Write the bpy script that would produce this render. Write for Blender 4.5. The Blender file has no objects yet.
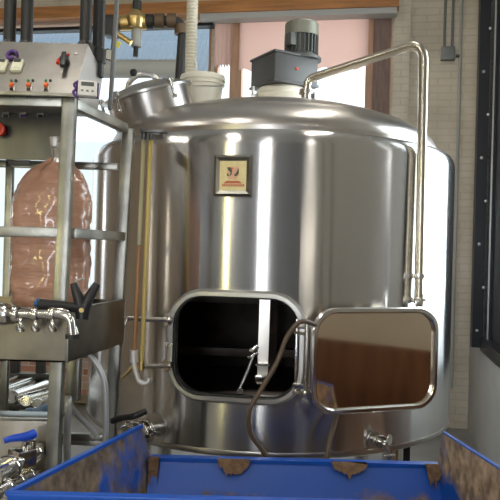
import bpy, bmesh, math, random
from mathutils import Vector, Matrix, noise
random.seed(4)
PI = math.pi
SC = bpy.context.scene
COL = SC.collection
V = Vector
# ------------------------------------------------------------------ camera
F = 701.0
CAMH = 1.5
RO = math.radians(1.5)
CR = V((math.cos(RO), 0, math.sin(RO))); CU = V((-math.sin(RO), 0, math.cos(RO))); CF = V((0, 1, 0))
CAM = V((0, 0, CAMH))
def ray(px, py):
    return CF + CR * ((px - 250) / F) - CU * ((py - 250) / F)
def P(px, py, Y):
    return CAM + ray(px, py) * Y
cd = bpy.data.cameras.new('camera'); cam = bpy.data.objects.new('camera', cd); COL.objects.link(cam)
cd.sensor_width = 36; cd.lens = F / 500 * 36; cd.clip_start = .02
cam.matrix_world = Matrix(((CR.x, CU.x, 0, 0), (0, 0, -1, 0), (CR.z, CU.z, 0, CAMH), (0, 0, 0, 1)))
SC.camera = cam
# ------------------------------------------------------------------ materials
def mat(name, col, rough=.5, metal=0., bump=0., bscale=40., var=0., vscale=6., aniso=0., rot=0., coat=0., trans=0., stretch=(1, 1, 1), col2=None, alpha=None, emit=None):
    m = bpy.data.materials.new(name); m.use_nodes = True
    nt = m.node_tree; b = nt.nodes['Principled BSDF']
    b.inputs['Base Color'].default_value = (*col, 1); b.inputs['Roughness'].default_value = rough
    b.inputs['Metallic'].default_value = metal; b.inputs['Coat Weight'].default_value = coat
    b.inputs['Transmission Weight'].default_value = trans
    if alpha is not None: b.inputs['Alpha'].default_value = alpha
    if emit: b.inputs['Emission Color'].default_value = (*emit[0], 1); b.inputs['Emission Strength'].default_value = emit[1]
    tc = nt.nodes.new('ShaderNodeTexCoord'); mp = nt.nodes.new('ShaderNodeMapping')
    mp.inputs['Scale'].default_value = stretch; nt.links.new(tc.outputs['Object'], mp.inputs['Vector'])
    if var or col2:
        n = nt.nodes.new('ShaderNodeTexNoise'); n.inputs['Scale'].default_value = vscale; n.inputs['Detail'].default_value = 5
        nt.links.new(mp.outputs[0], n.inputs['Vector'])
        r = nt.nodes.new('ShaderNodeValToRGB')
        c2 = col2 or tuple(max(0, c * (1 - var)) for c in col)
        r.color_ramp.elements[0].color = (*c2, 1); r.color_ramp.elements[1].color = (*col, 1)
        r.color_ramp.elements[0].position = .35; r.color_ramp.elements[1].position = .62
        nt.links.new(n.outputs['Fac'], r.inputs[0]); nt.links.new(r.outputs[0], b.inputs['Base Color'])
    if bump:
        n = nt.nodes.new('ShaderNodeTexNoise'); n.inputs['Scale'].default_value = bscale; n.inputs['Detail'].default_value = 4
        nt.links.new(mp.outputs[0], n.inputs['Vector'])
        bp = nt.nodes.new('ShaderNodeBump'); bp.inputs['Strength'].default_value = bump; bp.inputs['Distance'].default_value = .01
        nt.links.new(n.outputs['Fac'], bp.inputs['Height']); nt.links.new(bp.outputs[0], b.inputs['Normal'])
    if aniso:
        b.inputs['Anisotropic'].default_value = aniso; b.inputs['Anisotropic Rotation'].default_value = rot
        t = nt.nodes.new('ShaderNodeTangent'); t.direction_type = 'RADIAL'; t.axis = 'Z'
        nt.links.new(t.outputs[0], b.inputs['Tangent'])
    return m
M = dict(
    tank=mat('tank_steel', (.62, .61, .60), .20, 1., aniso=1., rot=.25, bump=.02, bscale=14, stretch=(1, 1, .12)),
    dome=mat('dome_steel', (.57, .54, .51), .30, 1., bump=.03, bscale=25, var=.12, vscale=5),
    steel=mat('satin_steel', (.58, .57, .55), .30, 1., bump=.04, bscale=60),
    rack=mat('rack_steel', (.36, .355, .32), .34, 1., bump=.04, bscale=80, var=.35, vscale=8),
    plate=mat('console_steel', (.44, .42, .39), .34, 1., bump=.04, bscale=50, var=.18, vscale=9),
    backplate=mat('stained_steel', (.16, .158, .155), .35, 1., bump=.05, bscale=20, var=.4, vscale=5, stretch=(1, 1, .4)),
    trough=mat('trough_steel', (.34, .31, .265), .30, 1., bump=.05, bscale=20, var=.3, vscale=7),
    chrome=mat('polished_steel', (.70, .68, .64), .17, 1.),
    bright=mat('brushed_light_steel', (.85, .83, .80), .45, .55),
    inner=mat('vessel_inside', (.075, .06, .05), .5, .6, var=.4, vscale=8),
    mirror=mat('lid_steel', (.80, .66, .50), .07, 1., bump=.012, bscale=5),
    blackpipe=mat('black_iron', (.035, .035, .034), .4, .3),
    black=mat('black_plastic', (.018, .018, .02), .38),
    blackframe=mat('black_painted_steel', (.010, .011, .016), .45, .2),
    brass=mat('brass', (.72, .52, .22), .28, 1., var=.3),
    motor=mat('motor_grey', (.20, .205, .20), .5, .25, var=.12),
    motordark=mat('motor_fins', (.10, .105, .10), .5, .3),
    cap=mat('fan_cover_grey', (.21, .21, .165), .45, .3),
    gear=mat('gearbox_grey', (.10, .099, .098), .45, .3, var=.1),
    white=mat('white_plastic', (.80, .79, .75), .4),
    cream=mat('cream_plastic', (.76, .74, .56), .45),
    bucket=mat('bucket_plastic', (.82, .78, .66), .42, var=.06),
    wash=mat('wash_pipe_steel', (.52, .48, .40), .24, 1.),
    hosewhite=mat('ribbed_hose', (.66, .62, .50), .5),
    hosegrey=mat('grey_hose', (.60, .62, .63), .35, .5),
    hosebrown=mat('brown_hose', (.13, .095, .065), .38),
    blue=mat('blue_handle', (.01, .07, .55), .35),
    purple=mat('purple_plastic', (.10, .04, .22), .4),
    orange=mat('orange_button', (.85, .16, .03), .35),
    red=mat('red_plastic', (.80, .06, .025), .35),
    green=mat('green_button', (.03, .25, .08), .4),
    lcd=mat('display', (.07, .08, .07), .2),
    bag=mat('brown_bag_plastic', (.62, .34, .235), .25, coat=.8, bump=.5, bscale=26, stretch=(.5, .5, 2.4), var=.18, vscale=9),
    foil=mat('clear_wrap', (.75, .74, .72), .12, .7, bump=.5, bscale=60),
    wood=mat('orange_timber', (.50, .21, .065), .55, var=.35, vscale=9, stretch=(.3, 3, 3)),
    brownwood=mat('brown_wood', (.15, .065, .03), .5, var=.4, vscale=5, stretch=(3, 3, .6)),
    woodpost=mat('mullion_wood', (.50, .30, .19), .6, var=.2, vscale=8, stretch=(3, 3, .4)),
    curtain=mat('brown_curtain', (.24, .165, .14), .8, var=.2, vscale=20, stretch=(3, 3, .3)),
    trimgrey=mat('grey_trim', (.42, .42, .40), .5),
    ceil=mat('ceiling_paint', (.50, .49, .47), .9),
    floor=mat('concrete', (.30, .29, .27), .55, var=.25, vscale=2, bump=.05),
    duct=mat('duct_paint', (.50, .50, .47), .5),
    conduit=mat('conduit_grey', (.20, .21, .21), .5, .3),
    conduitpale=mat('conduit_painted', (.42, .42, .39), .6),
    tagyellow=mat('yellow_tag', (.85, .75, .05), .5),
    gold=mat('plaque_gold', (.72, .62, .34), .4, .25, var=.08, vscale=60),
    peach=mat('plaque_peach', (.78, .45, .30), .5),
    darkgreen=mat('plaque_green', (.07, .08, .04), .5),
    plaquered=mat('plaque_red', (.62, .15, .08), .5),
    tubeyellow=mat('amber_tube', (.62, .47, .13), .25, coat=.4),
    tubeorange=mat('orange_tube', (.42, .20, .07), .25, coat=.4),
    tubepale=mat('pale_tube', (.46, .42, .24), .25, coat=.4),
    corr=mat('corrugated_blue_white', (.26, .32, .39), .5),
    plaster=mat('outside_plaster', (.85, .85, .83), .8),
    grain=mat('spent_grain', (.20, .12, .07), .9, bump=.8, bscale=60, var=.4, vscale=40),
    glass=mat('glass', (1, 1, 1), .0, trans=1.),
    rubber=mat('dark_rubber', (.02, .02, .02), .7),
    brick=None, brickred=None, blind=None, lamp=None)
M['lamp'] = mat('lamp_diffuser', (1, 1, 1), .5, emit=((1, .95, .86), 26))
def brick(name, c1, c2, mortar, rough=.75):
    m = bpy.data.materials.new(name); m.use_nodes = True; nt = m.node_tree; b = nt.nodes['Principled BSDF']
    tc = nt.nodes.new('ShaderNodeTexCoord'); sp = nt.nodes.new('ShaderNodeSeparateXYZ'); cb = nt.nodes.new('ShaderNodeCombineXYZ')
    nt.links.new(tc.outputs['Object'], sp.inputs[0]); nt.links.new(sp.outputs['X'], cb.inputs['X']); nt.links.new(sp.outputs['Z'], cb.inputs['Y'])
    br = nt.nodes.new('ShaderNodeTexBrick'); nt.links.new(cb.outputs[0], br.inputs['Vector'])
    br.inputs['Scale'].default_value = 1; br.inputs['Brick Width'].default_value = .215; br.inputs['Row Height'].default_value = .062
    br.inputs['Mortar Size'].default_value = .006; br.inputs['Mortar Smooth'].default_value = .4
    br.inputs['Color1'].default_value = (*c1, 1); br.inputs['Color2'].default_value = (*c2, 1); br.inputs['Mortar'].default_value = (*mortar, 1)
    n = nt.nodes.new('ShaderNodeTexNoise'); n.inputs['Scale'].default_value = 2.5; n.inputs['Detail'].default_value = 6
    nt.links.new(tc.outputs['Object'], n.inputs['Vector'])
    mx = nt.nodes.new('ShaderNodeMixRGB'); mx.blend_type = 'MULTIPLY'; mx.inputs[0].default_value = .5
    r = nt.nodes.new('ShaderNodeValToRGB'); r.color_ramp.elements[0].color = (.55, .52, .48, 1); r.color_ramp.elements[0].position = .3; r.color_ramp.elements[1].position = .6
    nt.links.new(n.outputs['Fac'], r.inputs[0]); nt.links.new(br.outputs['Color'], mx.inputs[1]); nt.links.new(r.outputs[0], mx.inputs[2])
    nt.links.new(mx.outputs[0], b.inputs['Base Color']); b.inputs['Roughness'].default_value = rough
    bp = nt.nodes.new('ShaderNodeBump'); bp.inputs['Strength'].default_value = .5; bp.inputs['Distance'].default_value = .006; bp.invert = True
    nt.links.new(br.outputs['Fac'], bp.inputs['Height']); nt.links.new(bp.outputs[0], b.inputs['Normal'])
    return m
M['brick'] = brick('painted_brick', (.70, .63, .51), (.68, .61, .50), (.62, .55, .45))
M['leftwall'] = brick('brown_brick', (.42, .32, .22), (.38, .28, .19), (.40, .34, .27))
M['plastergrey'] = mat('grey_plaster', (.46, .445, .41), .8, var=.1, vscale=3)
M['frontwall'] = brick('slate_brick', (.46, .50, .56), (.42, .46, .52), (.38, .40, .44))
M['darkwall'] = brick('grey_brick', (.40, .42, .44), (.37, .38, .40), (.30, .31, .32))
def pane():
    m = bpy.data.materials.new('clear_pane'); m.use_nodes = True; nt = m.node_tree
    g = nt.nodes.new('ShaderNodeBsdfGlossy'); g.inputs['Roughness'].default_value = .02; t = nt.nodes.new('ShaderNodeBsdfTransparent'); t.inputs[0].default_value = (.96, .98, .97, 1)
    mx = nt.nodes.new('ShaderNodeMixShader'); mx.inputs[0].default_value = .06
    nt.links.new(t.outputs[0], mx.inputs[1]); nt.links.new(g.outputs[0], mx.inputs[2]); nt.links.new(mx.outputs[0], nt.nodes['Material Output'].inputs[0]); return m
M['pane'] = pane()
M['brickred'] = brick('red_brick', (.40, .13, .07), (.50, .40, .34), (.5, .48, .44))
def blind():
    m = bpy.data.materials.new('pink_blind'); m.use_nodes = True; nt = m.node_tree
    b = nt.nodes['Principled BSDF']; b.inputs['Base Color'].default_value = (.56, .40, .35, 1); b.inputs['Roughness'].default_value = .9
    t = nt.nodes.new('ShaderNodeBsdfTranslucent'); t.inputs[0].default_value = (.66, .42, .36, 1)
    mx = nt.nodes.new('ShaderNodeMixShader'); mx.inputs[0].default_value = .3
    nt.links.new(b.outputs[0], mx.inputs[1]); nt.links.new(t.outputs[0], mx.inputs[2])
    nt.links.new(mx.outputs[0], nt.nodes['Material Output'].inputs[0]); return m
M['blind'] = blind()
def tubmat(name, lo, hi, axis='Z', a=0., b_=1., sc=6., thr=.5, dirt=(.17, .115, .075)):
    """blue paint with dried grain residue; coverage rises from lo (at a) to hi (at b_) along the object axis"""
    m = bpy.data.materials.new(name); m.use_nodes = True; nt = m.node_tree; p = nt.nodes['Principled BSDF']
    tc = nt.nodes.new('ShaderNodeTexCoord'); sp = nt.nodes.new('ShaderNodeSeparateXYZ'); nt.links.new(tc.outputs['Object'], sp.inputs[0])
    mr = nt.nodes.new('ShaderNodeMapRange'); mr.inputs[1].default_value = a; mr.inputs[2].default_value = b_
    mr.inputs[3].default_value = lo; mr.inputs[4].default_value = hi; nt.links.new(sp.outputs[axis], mr.inputs[0])
    n = nt.nodes.new('ShaderNodeTexNoise'); n.inputs['Scale'].default_value = sc; n.inputs['Detail'].default_value = 8; n.inputs['Roughness'].default_value = .65
    nt.links.new(tc.outputs['Object'], n.inputs['Vector'])
    ad = nt.nodes.new('ShaderNodeMath'); nt.links.new(mr.outputs[0], ad.inputs[0]); nt.links.new(n.outputs['Fac'], ad.inputs[1])
    r = nt.nodes.new('ShaderNodeValToRGB'); r.color_ramp.elements[0].position = thr; r.color_ramp.elements[1].position = min(1, thr + .16)
    nt.links.new(ad.outputs[0], r.inputs[0])
    n2 = nt.nodes.new('ShaderNodeTexNoise'); n2.inputs['Scale'].default_value = 22; n2.inputs['Detail'].default_value = 5; nt.links.new(tc.outputs['Object'], n2.inputs['Vector'])
    r2 = nt.nodes.new('ShaderNodeValToRGB'); r2.color_ramp.elements[0].color = (*[c * .55 for c in dirt], 1); r2.color_ramp.elements[1].color = (*[min(1, c * 1.6) for c in dirt], 1)
    r2.color_ramp.elements[0].position = .35; r2.color_ramp.elements[1].position = .68
    nt.links.new(n2.outputs['Fac'], r2.inputs[0])
    mx = nt.nodes.new('ShaderNodeMixRGB'); mx.inputs[1].default_value = (.003, .082, .47, 1)
    nt.links.new(r.outputs[0], mx.inputs[0]); nt.links.new(r2.outputs[0], mx.inputs[2]); nt.links.new(mx.outputs[0], p.inputs['Base Color'])
    rr = nt.nodes.new('ShaderNodeMapRange'); rr.inputs[3].default_value = .38; rr.inputs[4].default_value = .85
    nt.links.new(r.outputs[0], rr.inputs[0]); nt.links.new(rr.outputs[0], p.inputs['Roughness']); return m
M['tubclean'] = mat('blue_paint', (.003, .085, .50), .38)
# ------------------------------------------------------------------ mesh helpers
class B:
    def __init__(s): s.b = bmesh.new()
    def box(s, c, d, m=None, bevel=0):
        g = bmesh.ops.create_cube(s.b, size=1)['verts']
        for v in g: v.co = V((v.co.x * d[0], v.co.y * d[1], v.co.z * d[2]))
        if bevel:
            es = list({e for v in g for e in v.link_edges})
            g = bmesh.ops.bevel(s.b, geom=es, offset=bevel, segments=2, affect='EDGES', profile=.6)['verts']
            g = list({v for v in g})
        for v in g:
            if m is not None: v.co = m @ v.co
            v.co += V(c)
        return s
    def bar(s, p0, p1, w, h=None, up=V((0, 0, 1))):
        h = h or w; p0, p1 = V(p0), V(p1); d = (p1 - p0); L = d.length; d.normalize()
        x = d.cross(up)
        if x.length < 1e-4: x = V((1, 0, 0))
        x.normalize(); z = x.cross(d)
        m = Matrix((x, d, z)).transposed()
        return s.box((p0 + p1) / 2, (w, L, h), m, bevel=min(w, h) * .12)
    def tube(s, pts, r, n=12, smooth=0, cap=True, radii=None):
        pts = [V(p) for p in pts]
        if smooth: pts, radii = cat(pts, smooth, radii)
        t0 = (pts[1] - pts[0]).normalized()
        a = t0.cross(V((0, 0, 1)));
        if a.length < .05: a = t0.cross(V((1, 0, 0)))
        a.normalize(); rings = []
        for i, p in enumerate(pts):
            t = (pts[min(i + 1, len(pts) - 1)] - pts[max(i - 1, 0)]).normalized()
            a = (a - t * a.dot(t)).normalized(); b = t.cross(a)
            rr = radii[i] if radii else r
            rings.append([s.b.verts.new(p + (a * math.cos(k * 2 * PI / n) + b * math.sin(k * 2 * PI / n)) * rr) for k in range(n)])
        for i in range(len(rings) - 1):
            for k in range(n):
                s.b.faces.new((rings[i][k], rings[i][(k + 1) % n], rings[i + 1][(k + 1) % n], rings[i + 1][k]))
        if cap: s.b.faces.new(rings[0][::-1]); s.b.faces.new(rings[-1])
        return s
    def lathe(s, prof, c=(0, 0, 0), n=32, m=None, closed=False):
        rings = []
        for r, z in prof:
            rr = max(r, 1e-5)
            rings.append([s.b.verts.new(((m @ V((rr * math.cos(k * 2 * PI / n), rr * math.sin(k * 2 * PI / n), z))) if m is not None else V((rr * math.cos(k * 2 * PI / n), rr * math.sin(k * 2 * PI / n), z))) + V(c)) for k in range(n)])
        L = len(rings)
        for i in range(L if closed else L - 1):
            for k in range(n):
                s.b.faces.new((rings[i][k], rings[i][(k + 1) % n], rings[(i + 1) % L][(k + 1) % n], rings[(i + 1) % L][k]))
        if not closed:
            s.b.faces.new(rings[0][::-1]); s.b.faces.new(rings[-1])
        return s
    def quadbox(s, a, b, c, d, t):
        """slab: quad a,b,c,d thickened by vector t"""
        q = [V(x) for x in (a, b, c, d)]; t = V(t)
        v = [s.b.verts.new(x) for x in q] + [s.b.verts.new(x + t) for x in q]
        for f in ((0, 1, 2, 3), (7, 6, 5, 4), (0, 4, 5, 1), (1, 5, 6, 2), (2, 6, 7, 3), (3, 7, 4, 0)): s.b.faces.new([v[i] for i in f])
        return s
    def poly(s, pts, t):
        v = [s.b.verts.new(V(p)) for p in pts]; w = [s.b.verts.new(V(p) + V(t)) for p in pts]; n = len(v)
        s.b.faces.new(v); s.b.faces.new(w[::-1])
        for i in range(n): s.b.faces.new((v[i], w[i], w[(i + 1) % n], v[(i + 1) % n]))
        return s
    def build(s, name, m, parent=None, smooth=True, weld=True):
        if weld: bmesh.ops.remove_doubles(s.b, verts=s.b.verts, dist=2e-6)
        bmesh.ops.recalc_face_normals(s.b, faces=s.b.faces)
        me = bpy.data.meshes.new(name); s.b.to_mesh(me); s.b.free()
        if smooth:
            me.polygons.foreach_set('use_smooth', [True] * len(me.polygons)); me.set_sharp_from_angle(angle=math.radians(38))
        me.materials.append(M[m] if isinstance(m, str) else m)
        o = bpy.data.objects.new(name, me); COL.objects.link(o)
        if parent:
            o.parent = parent; o.location = -parent.location if not parent.get('rel') else (0, 0, 0)
            if parent.parent: o.location = (0, 0, 0)
        return o
def cat(p, k, radii=None):
    o, ro = [], []
    for i in range(len(p) - 1):
        a, b, c, d = p[max(i - 1, 0)], p[i], p[i + 1], p[min(i + 2, len(p) - 1)]
        for j in range(k):
            t = j / k
            o.append(.5 * ((2 * b) + (c - a) * t + (2 * a - 5 * b + 4 * c - d) * t * t + (3 * b - a - 3 * c + d) * t ** 3))
            if radii: ro.append(radii[i] * (1 - t) + radii[i + 1] * t)
    o.append(p[-1])
    if radii: ro.append(radii[-1])
    return o, (ro if radii else None)
def fillet(pts, r, k=6):
    """polyline with rounded corners"""
    pts = [V(p) for p in pts]; o = [pts[0]]
    for i in range(1, len(pts) - 1):
        a, b, c = pts[i - 1], pts[i], pts[i + 1]
        u = (a - b); w = (c - b); q = min(r, u.length * .45, w.length * .45); u.normalize(); w.normalize()
        for j in range(k + 1):
            t = j / k; o.append((b + u * q) * (1 - t) ** 2 + b * 2 * t * (1 - t) + (b + w * q) * t * t)
    return o + [pts[-1]]
def rrect(w, h, r, k=8):
    o = []
    for cx, cy, a in ((w / 2 - r, h / 2 - r, 0), (-w / 2 + r, h / 2 - r, 90), (-w / 2 + r, -h / 2 + r, 180), (w / 2 - r, -h / 2 + r, 270)):
        for j in range(k + 1):
            t = math.radians(a + 90 * j / k); o.append((cx + r * math.cos(t), cy + r * math.sin(t)))
    return o
def ringloft(b, loops):
    """closed torus-like loft through loops of equal count (last joins first)"""
    R = [[b.b.verts.new(p) for p in l] for l in loops]; n = len(R[0]); L = len(R)
    for i in range(L):
        for k in range(n): b.b.faces.new((R[i][k], R[i][(k + 1) % n], R[(i + 1) % L][(k + 1) % n], R[(i + 1) % L][k]))
def thing(name, label, cat_, loc, group=None):
    o = bpy.data.objects.new(name, None); COL.objects.link(o); o.location = V(loc); o.empty_display_size = .05
    o['label'] = label; o['category'] = cat_
    if group: o['group'] = group
    return o
def tag(o, label, cat_, group=None, kind=None):
    o['label'] = label; o['category'] = cat_
    if group: o['group'] = group
    if kind: o['kind'] = kind
    return o
def struct(o): o['kind'] = 'structure'; return o
def zrot(v): return v.to_track_quat('Z', 'Y').to_matrix()
def cylp(b, p0, p1, r0, r1=None, n=20):
    return b.tube([p0, p1], r0, n=n, radii=[r0, r1 if r1 is not None else r0])
def clampring(b, c, axis, r, t=.012):
    """tri-clamp ring with wing nut at c along axis"""
    m = zrot(axis)
    b.lathe([(r * .6, -t), (r * .92, -t), (r, -t * .5), (r, t * .5), (r * .92, t), (r * .6, t)], c, 20, m)
    side = (m @ V((1, 0, 0)))
    b.bar(c + side * r * .9, c + side * r * 1.45, t * 1.6)
    return b
# ------------------------------------------------------------------ room (turned 10 degrees against the camera)
YA = math.radians(10)
E1 = V((math.cos(YA), -math.sin(YA), 0)); E2 = V((-math.sin(YA), -math.cos(YA), 0))
K = V((1.92, 6.06, 0))
ROOMM = Matrix(((E1.x, -E2.x, 0, K.x), (E1.y, -E2.y, 0, K.y), (0, 0, 1, 0), (0, 0, 0, 1)))    # local x along back wall, y = outward, z up
def RW(x, y, z): return ROOMM @ V((x, y, z))
def backpx(px, py, off=0.):
    """room-local x,z where the pixel ray meets the plane 'off' metres in front of the back wall"""
    d = ray(px, py); n = -E2; t = ((K + E2 * off) - CAM).dot(n) / d.dot(n); p = CAM + d * t
    q = ROOMM.inverted() @ p; return q.x, q.z
def room(b, name, m, parent=None, smooth=False):
    o = b.build(name, m, None, smooth)
    if parent: o.parent = parent
    else: o.matrix_world = ROOMM
    return o
HC = 4.3
XL, YF = -6.2, -9.5       # left wall x, front wall y (room local)
def grid_wall(b, x0, x1, z0, z1, y0, y1, holes, axis='x'):
    xs = sorted({x0, x1, *[h[0] for h in holes], *[h[1] for h in holes]}); zs = sorted({z0, z1, *[h[2] for h in holes], *[h[3] for h in holes]})
    for i in range(len(xs) - 1):
        for j in range(len(zs) - 1):
            cx, cz = (xs[i] + xs[i + 1]) / 2, (zs[j] + zs[j + 1]) / 2
            if any(h[0] < cx < h[1] and h[2] < cz < h[3] for h in holes): continue
            if axis == 'x': b.box((cx, (y0 + y1) / 2, cz), (xs[i + 1] - xs[i], y1 - y0, zs[j + 1] - zs[j]))
            else: b.box(((y0 + y1) / 2, cx, cz), (y1 - y0, xs[i + 1] - xs[i], zs[j + 1] - zs[j]))
wx0 = backpx(214, 60)[0]; wx1 = backpx(391, 60)[0]; wl1 = backpx(211, 60)[0]; wtop = backpx(300, 12)[1]
HB = [(wx0, wx1, 1.15, wtop), (XL + .6, wl1, .95, wtop)]
b = B(); grid_wall(b, XL, 0, 0, HC, 0, .25, HB); struct(room(b, 'wall_back', 'brick'))
WR0, WR1 = -2.92, -.72     # right wall window: room-local y range
zb = CAMH - .72
YSE = -4.6
def mirror_hit(px, side):
    """room-local coordinate where a view ray mirrored by the tank shell meets a wall (front: x, left/right: y)"""
    u = math.atan((px - 269.5) / F) ; d = V((math.sin(u + math.atan(19.5 / F)), math.cos(u + math.atan(19.5 / F)), 0))
    ox, oy = -TCX, -4.0; bq = ox * d.x + oy * d.y; t = -bq - math.sqrt(bq * bq - (ox * ox + oy * oy - 1))
    p = V((d.x * t, d.y * t, 0)); n = V((p.x - TCX, p.y - 4.0, 0)).normalized(); r = d - n * 2 * d.dot(n)
    q = ROOMM.inverted() @ p; rr = ROOMM.inverted().to_3x3() @ r
    if side == 'front': t = (YF - q.y) / rr.y; return q.x + rr.x * t
    if side == 'left': t = (XL - q.x) / rr.x; return q.y + rr.y * t
    t = (0 - q.x) / rr.x; return q.y + rr.y * t
TCX = P(269.5, 290, 4.0).x
def rng(a, b_, side): x, y = mirror_hit(a, side), mirror_hit(b_, side); return (min(x, y), max(x, y))
FRONT_STREAKS = [rng(258.5, 266.5, 'front'), rng(223.5, 227.5, 'front')]  # invented openings behind the camera, placed where the tank needs bright streaks
LEFT_STREAKS = [rng(186, 192, 'left'), rng(166, 169, 'left'), rng(149, 151, 'left'), rng(100.5, 103, 'left')]  # invented left wall openings, set by the streaks wanted on the shell
RIGHT_STREAKS = [rng(386.5, 389, 'right'), rng(330, 332.5, 'right'), rng(320, 323.5, 'right')]  # invented slits in the right wall for thin streaks on the shell
print('WIN', FRONT_STREAKS, LEFT_STREAKS, RIGHT_STREAKS)
YSE = min(RIGHT_STREAKS[2]) - .2
b = B(); grid_wall(b, YSE, 0, 0, HC, .0, .25, [(WR0, WR1, zb, 3.75)] + [(r[0], r[1], .5, 3.6) for r in RIGHT_STREAKS], 'y')
struct(room(b, 'wall_right', 'plastergrey'))
b = B(); grid_wall(b, YF, 0, 0, HC, XL - .25, XL, [(r[0], r[1], .4, 3.7) for r in LEFT_STREAKS], 'y'); struct(room(b, 'wall_left', 'leftwall'))
b = B(); grid_wall(b, XL, 3.5, 0, HC, YF - .25, YF, [(r[0], r[1], .3, 3.8) for r in FRONT_STREAKS], 'x'); struct(room(b, 'wall_front', 'frontwall'))
b = B(); grid_wall(b, .25, 3.5, 0, HC, YSE, YSE + .25, []); grid_wall(b, YF, YSE + .25, 0, HC, 3.5, 3.75, [], 'y'); struct(room(b, 'wall_side', 'darkwall'))
b = B(); b.box((-1.2, -4.7, -.1), (11, 10.2, .2)); struct(room(b, 'floor', 'floor'))
b = B(); b.box((-1.2, -4.7, HC + .1), (11, 10.2, .2)); struct(room(b, 'ceiling', 'ceil'))
# wooden beam and valance
def lineback(px0, y0, px1, y1, off): return backpx(px0, y0, off), backpx(px1, y1, off)
(xa, za), _ = lineback(100, 16, 0, 0, .2)
b = B(); b.box(((XL + backpx(399, 5, .2)[0]) / 2, -.12, za + .045), (backpx(399, 5, .2)[0] - XL, .2, .105)); struct(room(b, 'trim_1', 'wood'))
zv = backpx(300, 17, .2)[1]
b = B(); b.box(((backpx(200, 17, .2)[0] + backpx(397, 10, .2)[0]) / 2, -.13, zv + .045), (backpx(397, 10, .2)[0] - backpx(200, 17, .2)[0], .14, .07)); struct(room(b, 'trim_2', 'trimgrey'))
b = B(); b.box((backpx(214, 24, .05)[0] - 1.7, -.05, za - .07), (3.4, .1, .03)); struct(room(b, 'trim_3', 'blackframe'))
# pale pilaster at the end of the windows
px_a = backpx(393, 80, .08)[0]; px_b = backpx(409, 80, .08)[0]
b = B(); b.box(((px_a + px_b) / 2, -.04, HC / 2), (px_b - px_a, .08, HC)); struct(room(b, 'trim_4', 'brick'))
# window frames
def window(name, holes_x0, x1, z0, z1, muls, mw=.07, y=.08):
    b = B()
    for x in (holes_x0, x1): b.box((x, y, (z0 + z1) / 2), (.06, .1, z1 - z0))
    for z in (z0, z1): b.box(((holes_x0 + x1) / 2, y, z), (x1 - holes_x0, .1, .06))
    w = struct(room(b, name, 'woodpost'))
    for x in muls:
        q = B(); q.box((x, y - .03, (z0 + z1) / 2), (mw, .1, z1 - z0)); o = q.build('mullion', 'woodpost', None, False); o.parent = w
    q = B(); q.box(((holes_x0 + x1) / 2, y + .03, (z0 + z1) / 2), (x1 - holes_x0, .006, z1 - z0)); o = q.build('window_pane', 'pane', None, False); o.parent = w
    return w
window('window_1', HB[0][0], HB[0][1], HB[0][2], HB[0][3], [backpx(236, 60)[0], backpx(372, 60)[0]], .11)
window('window_2', HB[1][0], HB[1][1], HB[1][2], HB[1][3], [])
# blinds
def blindsheet(pxa, pxb, ytop, ybot, nm, lab, off=.03, m='blind', scallop=.015):
    xa, zt = backpx(pxa, ytop, off)[0], backpx((pxa + pxb) / 2, ytop, off)[1]; xb = backpx(pxb, ytop, off)[0]; zl = backpx((pxa + pxb) / 2, ybot, off)[1]
    b = B(); n = 60; rows = 12; g = []
    for j in range(rows + 1):
        for i in range(n + 1):
            u = i / n; x = xa + (xb - xa) * u; z = zt + (zl + scallop * math.sin(u * 40) - zt) * j / rows
            g.append(b.b.verts.new((x, -off + .006 * math.sin(u * 23) * (j / rows), z)))
    for j in range(rows):
        for i in range(n):
            k = j * (n + 1) + i; b.b.faces.new((g[k], g[k + 1], g[k + n + 2], g[k + n + 1]))
    r = bmesh.ops.solidify(b.b, geom=list(b.b.faces), thickness=.004)
    o = room(b, nm, m, smooth=True); tag(o, lab, 'blind'); return o
blindsheet(240, 369, 20, 69, 'window_blind', 'wide pink roller blind half lowered behind the gear motor').__setitem__('group', 'pink window blinds')
blindsheet(215, 233, 20, 66, 'window_blind', 'narrow pink roller blind between the ribbed hose and the wooden window post').__setitem__('group', 'pink window blinds')
o = blindsheet(374, 391, 18, 150, 'curtain', 'brown curtain hanging at the right end of the back window', .03, 'curtain', 0)
o['category'] = 'curtain'
# black framed window on the right wall (x local 0, y from WR0..WR1)
b = B()
zt = 3.75
b.box((.07, WR1 + .03, (zb + zt) / 2), (.08, .10, zt - zb)); b.box((.02, WR0 - .03, (zb + zt) / 2), (.1, .10, zt - zb))
b.box((.03, (WR0 + WR1) / 2, zb + .045), (.10, WR1 - WR0, .09)); b.box((.03, (WR0 + WR1) / 2, zt - .03), (.10, WR1 - WR0, .06))
w3 = struct(room(b, 'window_3', 'blackframe'))
for (nm, c, d, mm) in (('jamb', (-.025, WR1 + .05, (zb + zt) / 2 + .02), (.11, .10, zt - zb), 'blackframe'),
                       ('shutter_panel', (.07, WR1 - .62, (zb + zt) / 2), (.03, 1.22, zt - zb), 'blackframe'),
                       ('edge_strip', (.028, WR1 - .02, (zb + zt) / 2), (.012, .02, zt - zb - .05), 'steel'),
                       ('window_pane', (.11, (WR0 + WR1) / 2, (zb + zt) / 2), (.006, WR1 - WR0, zt - zb), 'pane')):
    q = B(); q.box(c, d); o = q.build(nm, mm, None, False); o.parent = w3
for i in range(9):
    q = B(); z = zb + .15 + i * .33
    q.lathe([(.012, 0), (.012, .008), (.006, .012)], (-.045 + (i % 2) * .04, WR1 + .0, z), 10, Matrix.Rotation(PI / 2, 3, 'X')); o = q.build('bolt', 'steel'); o.parent = w3
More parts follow.
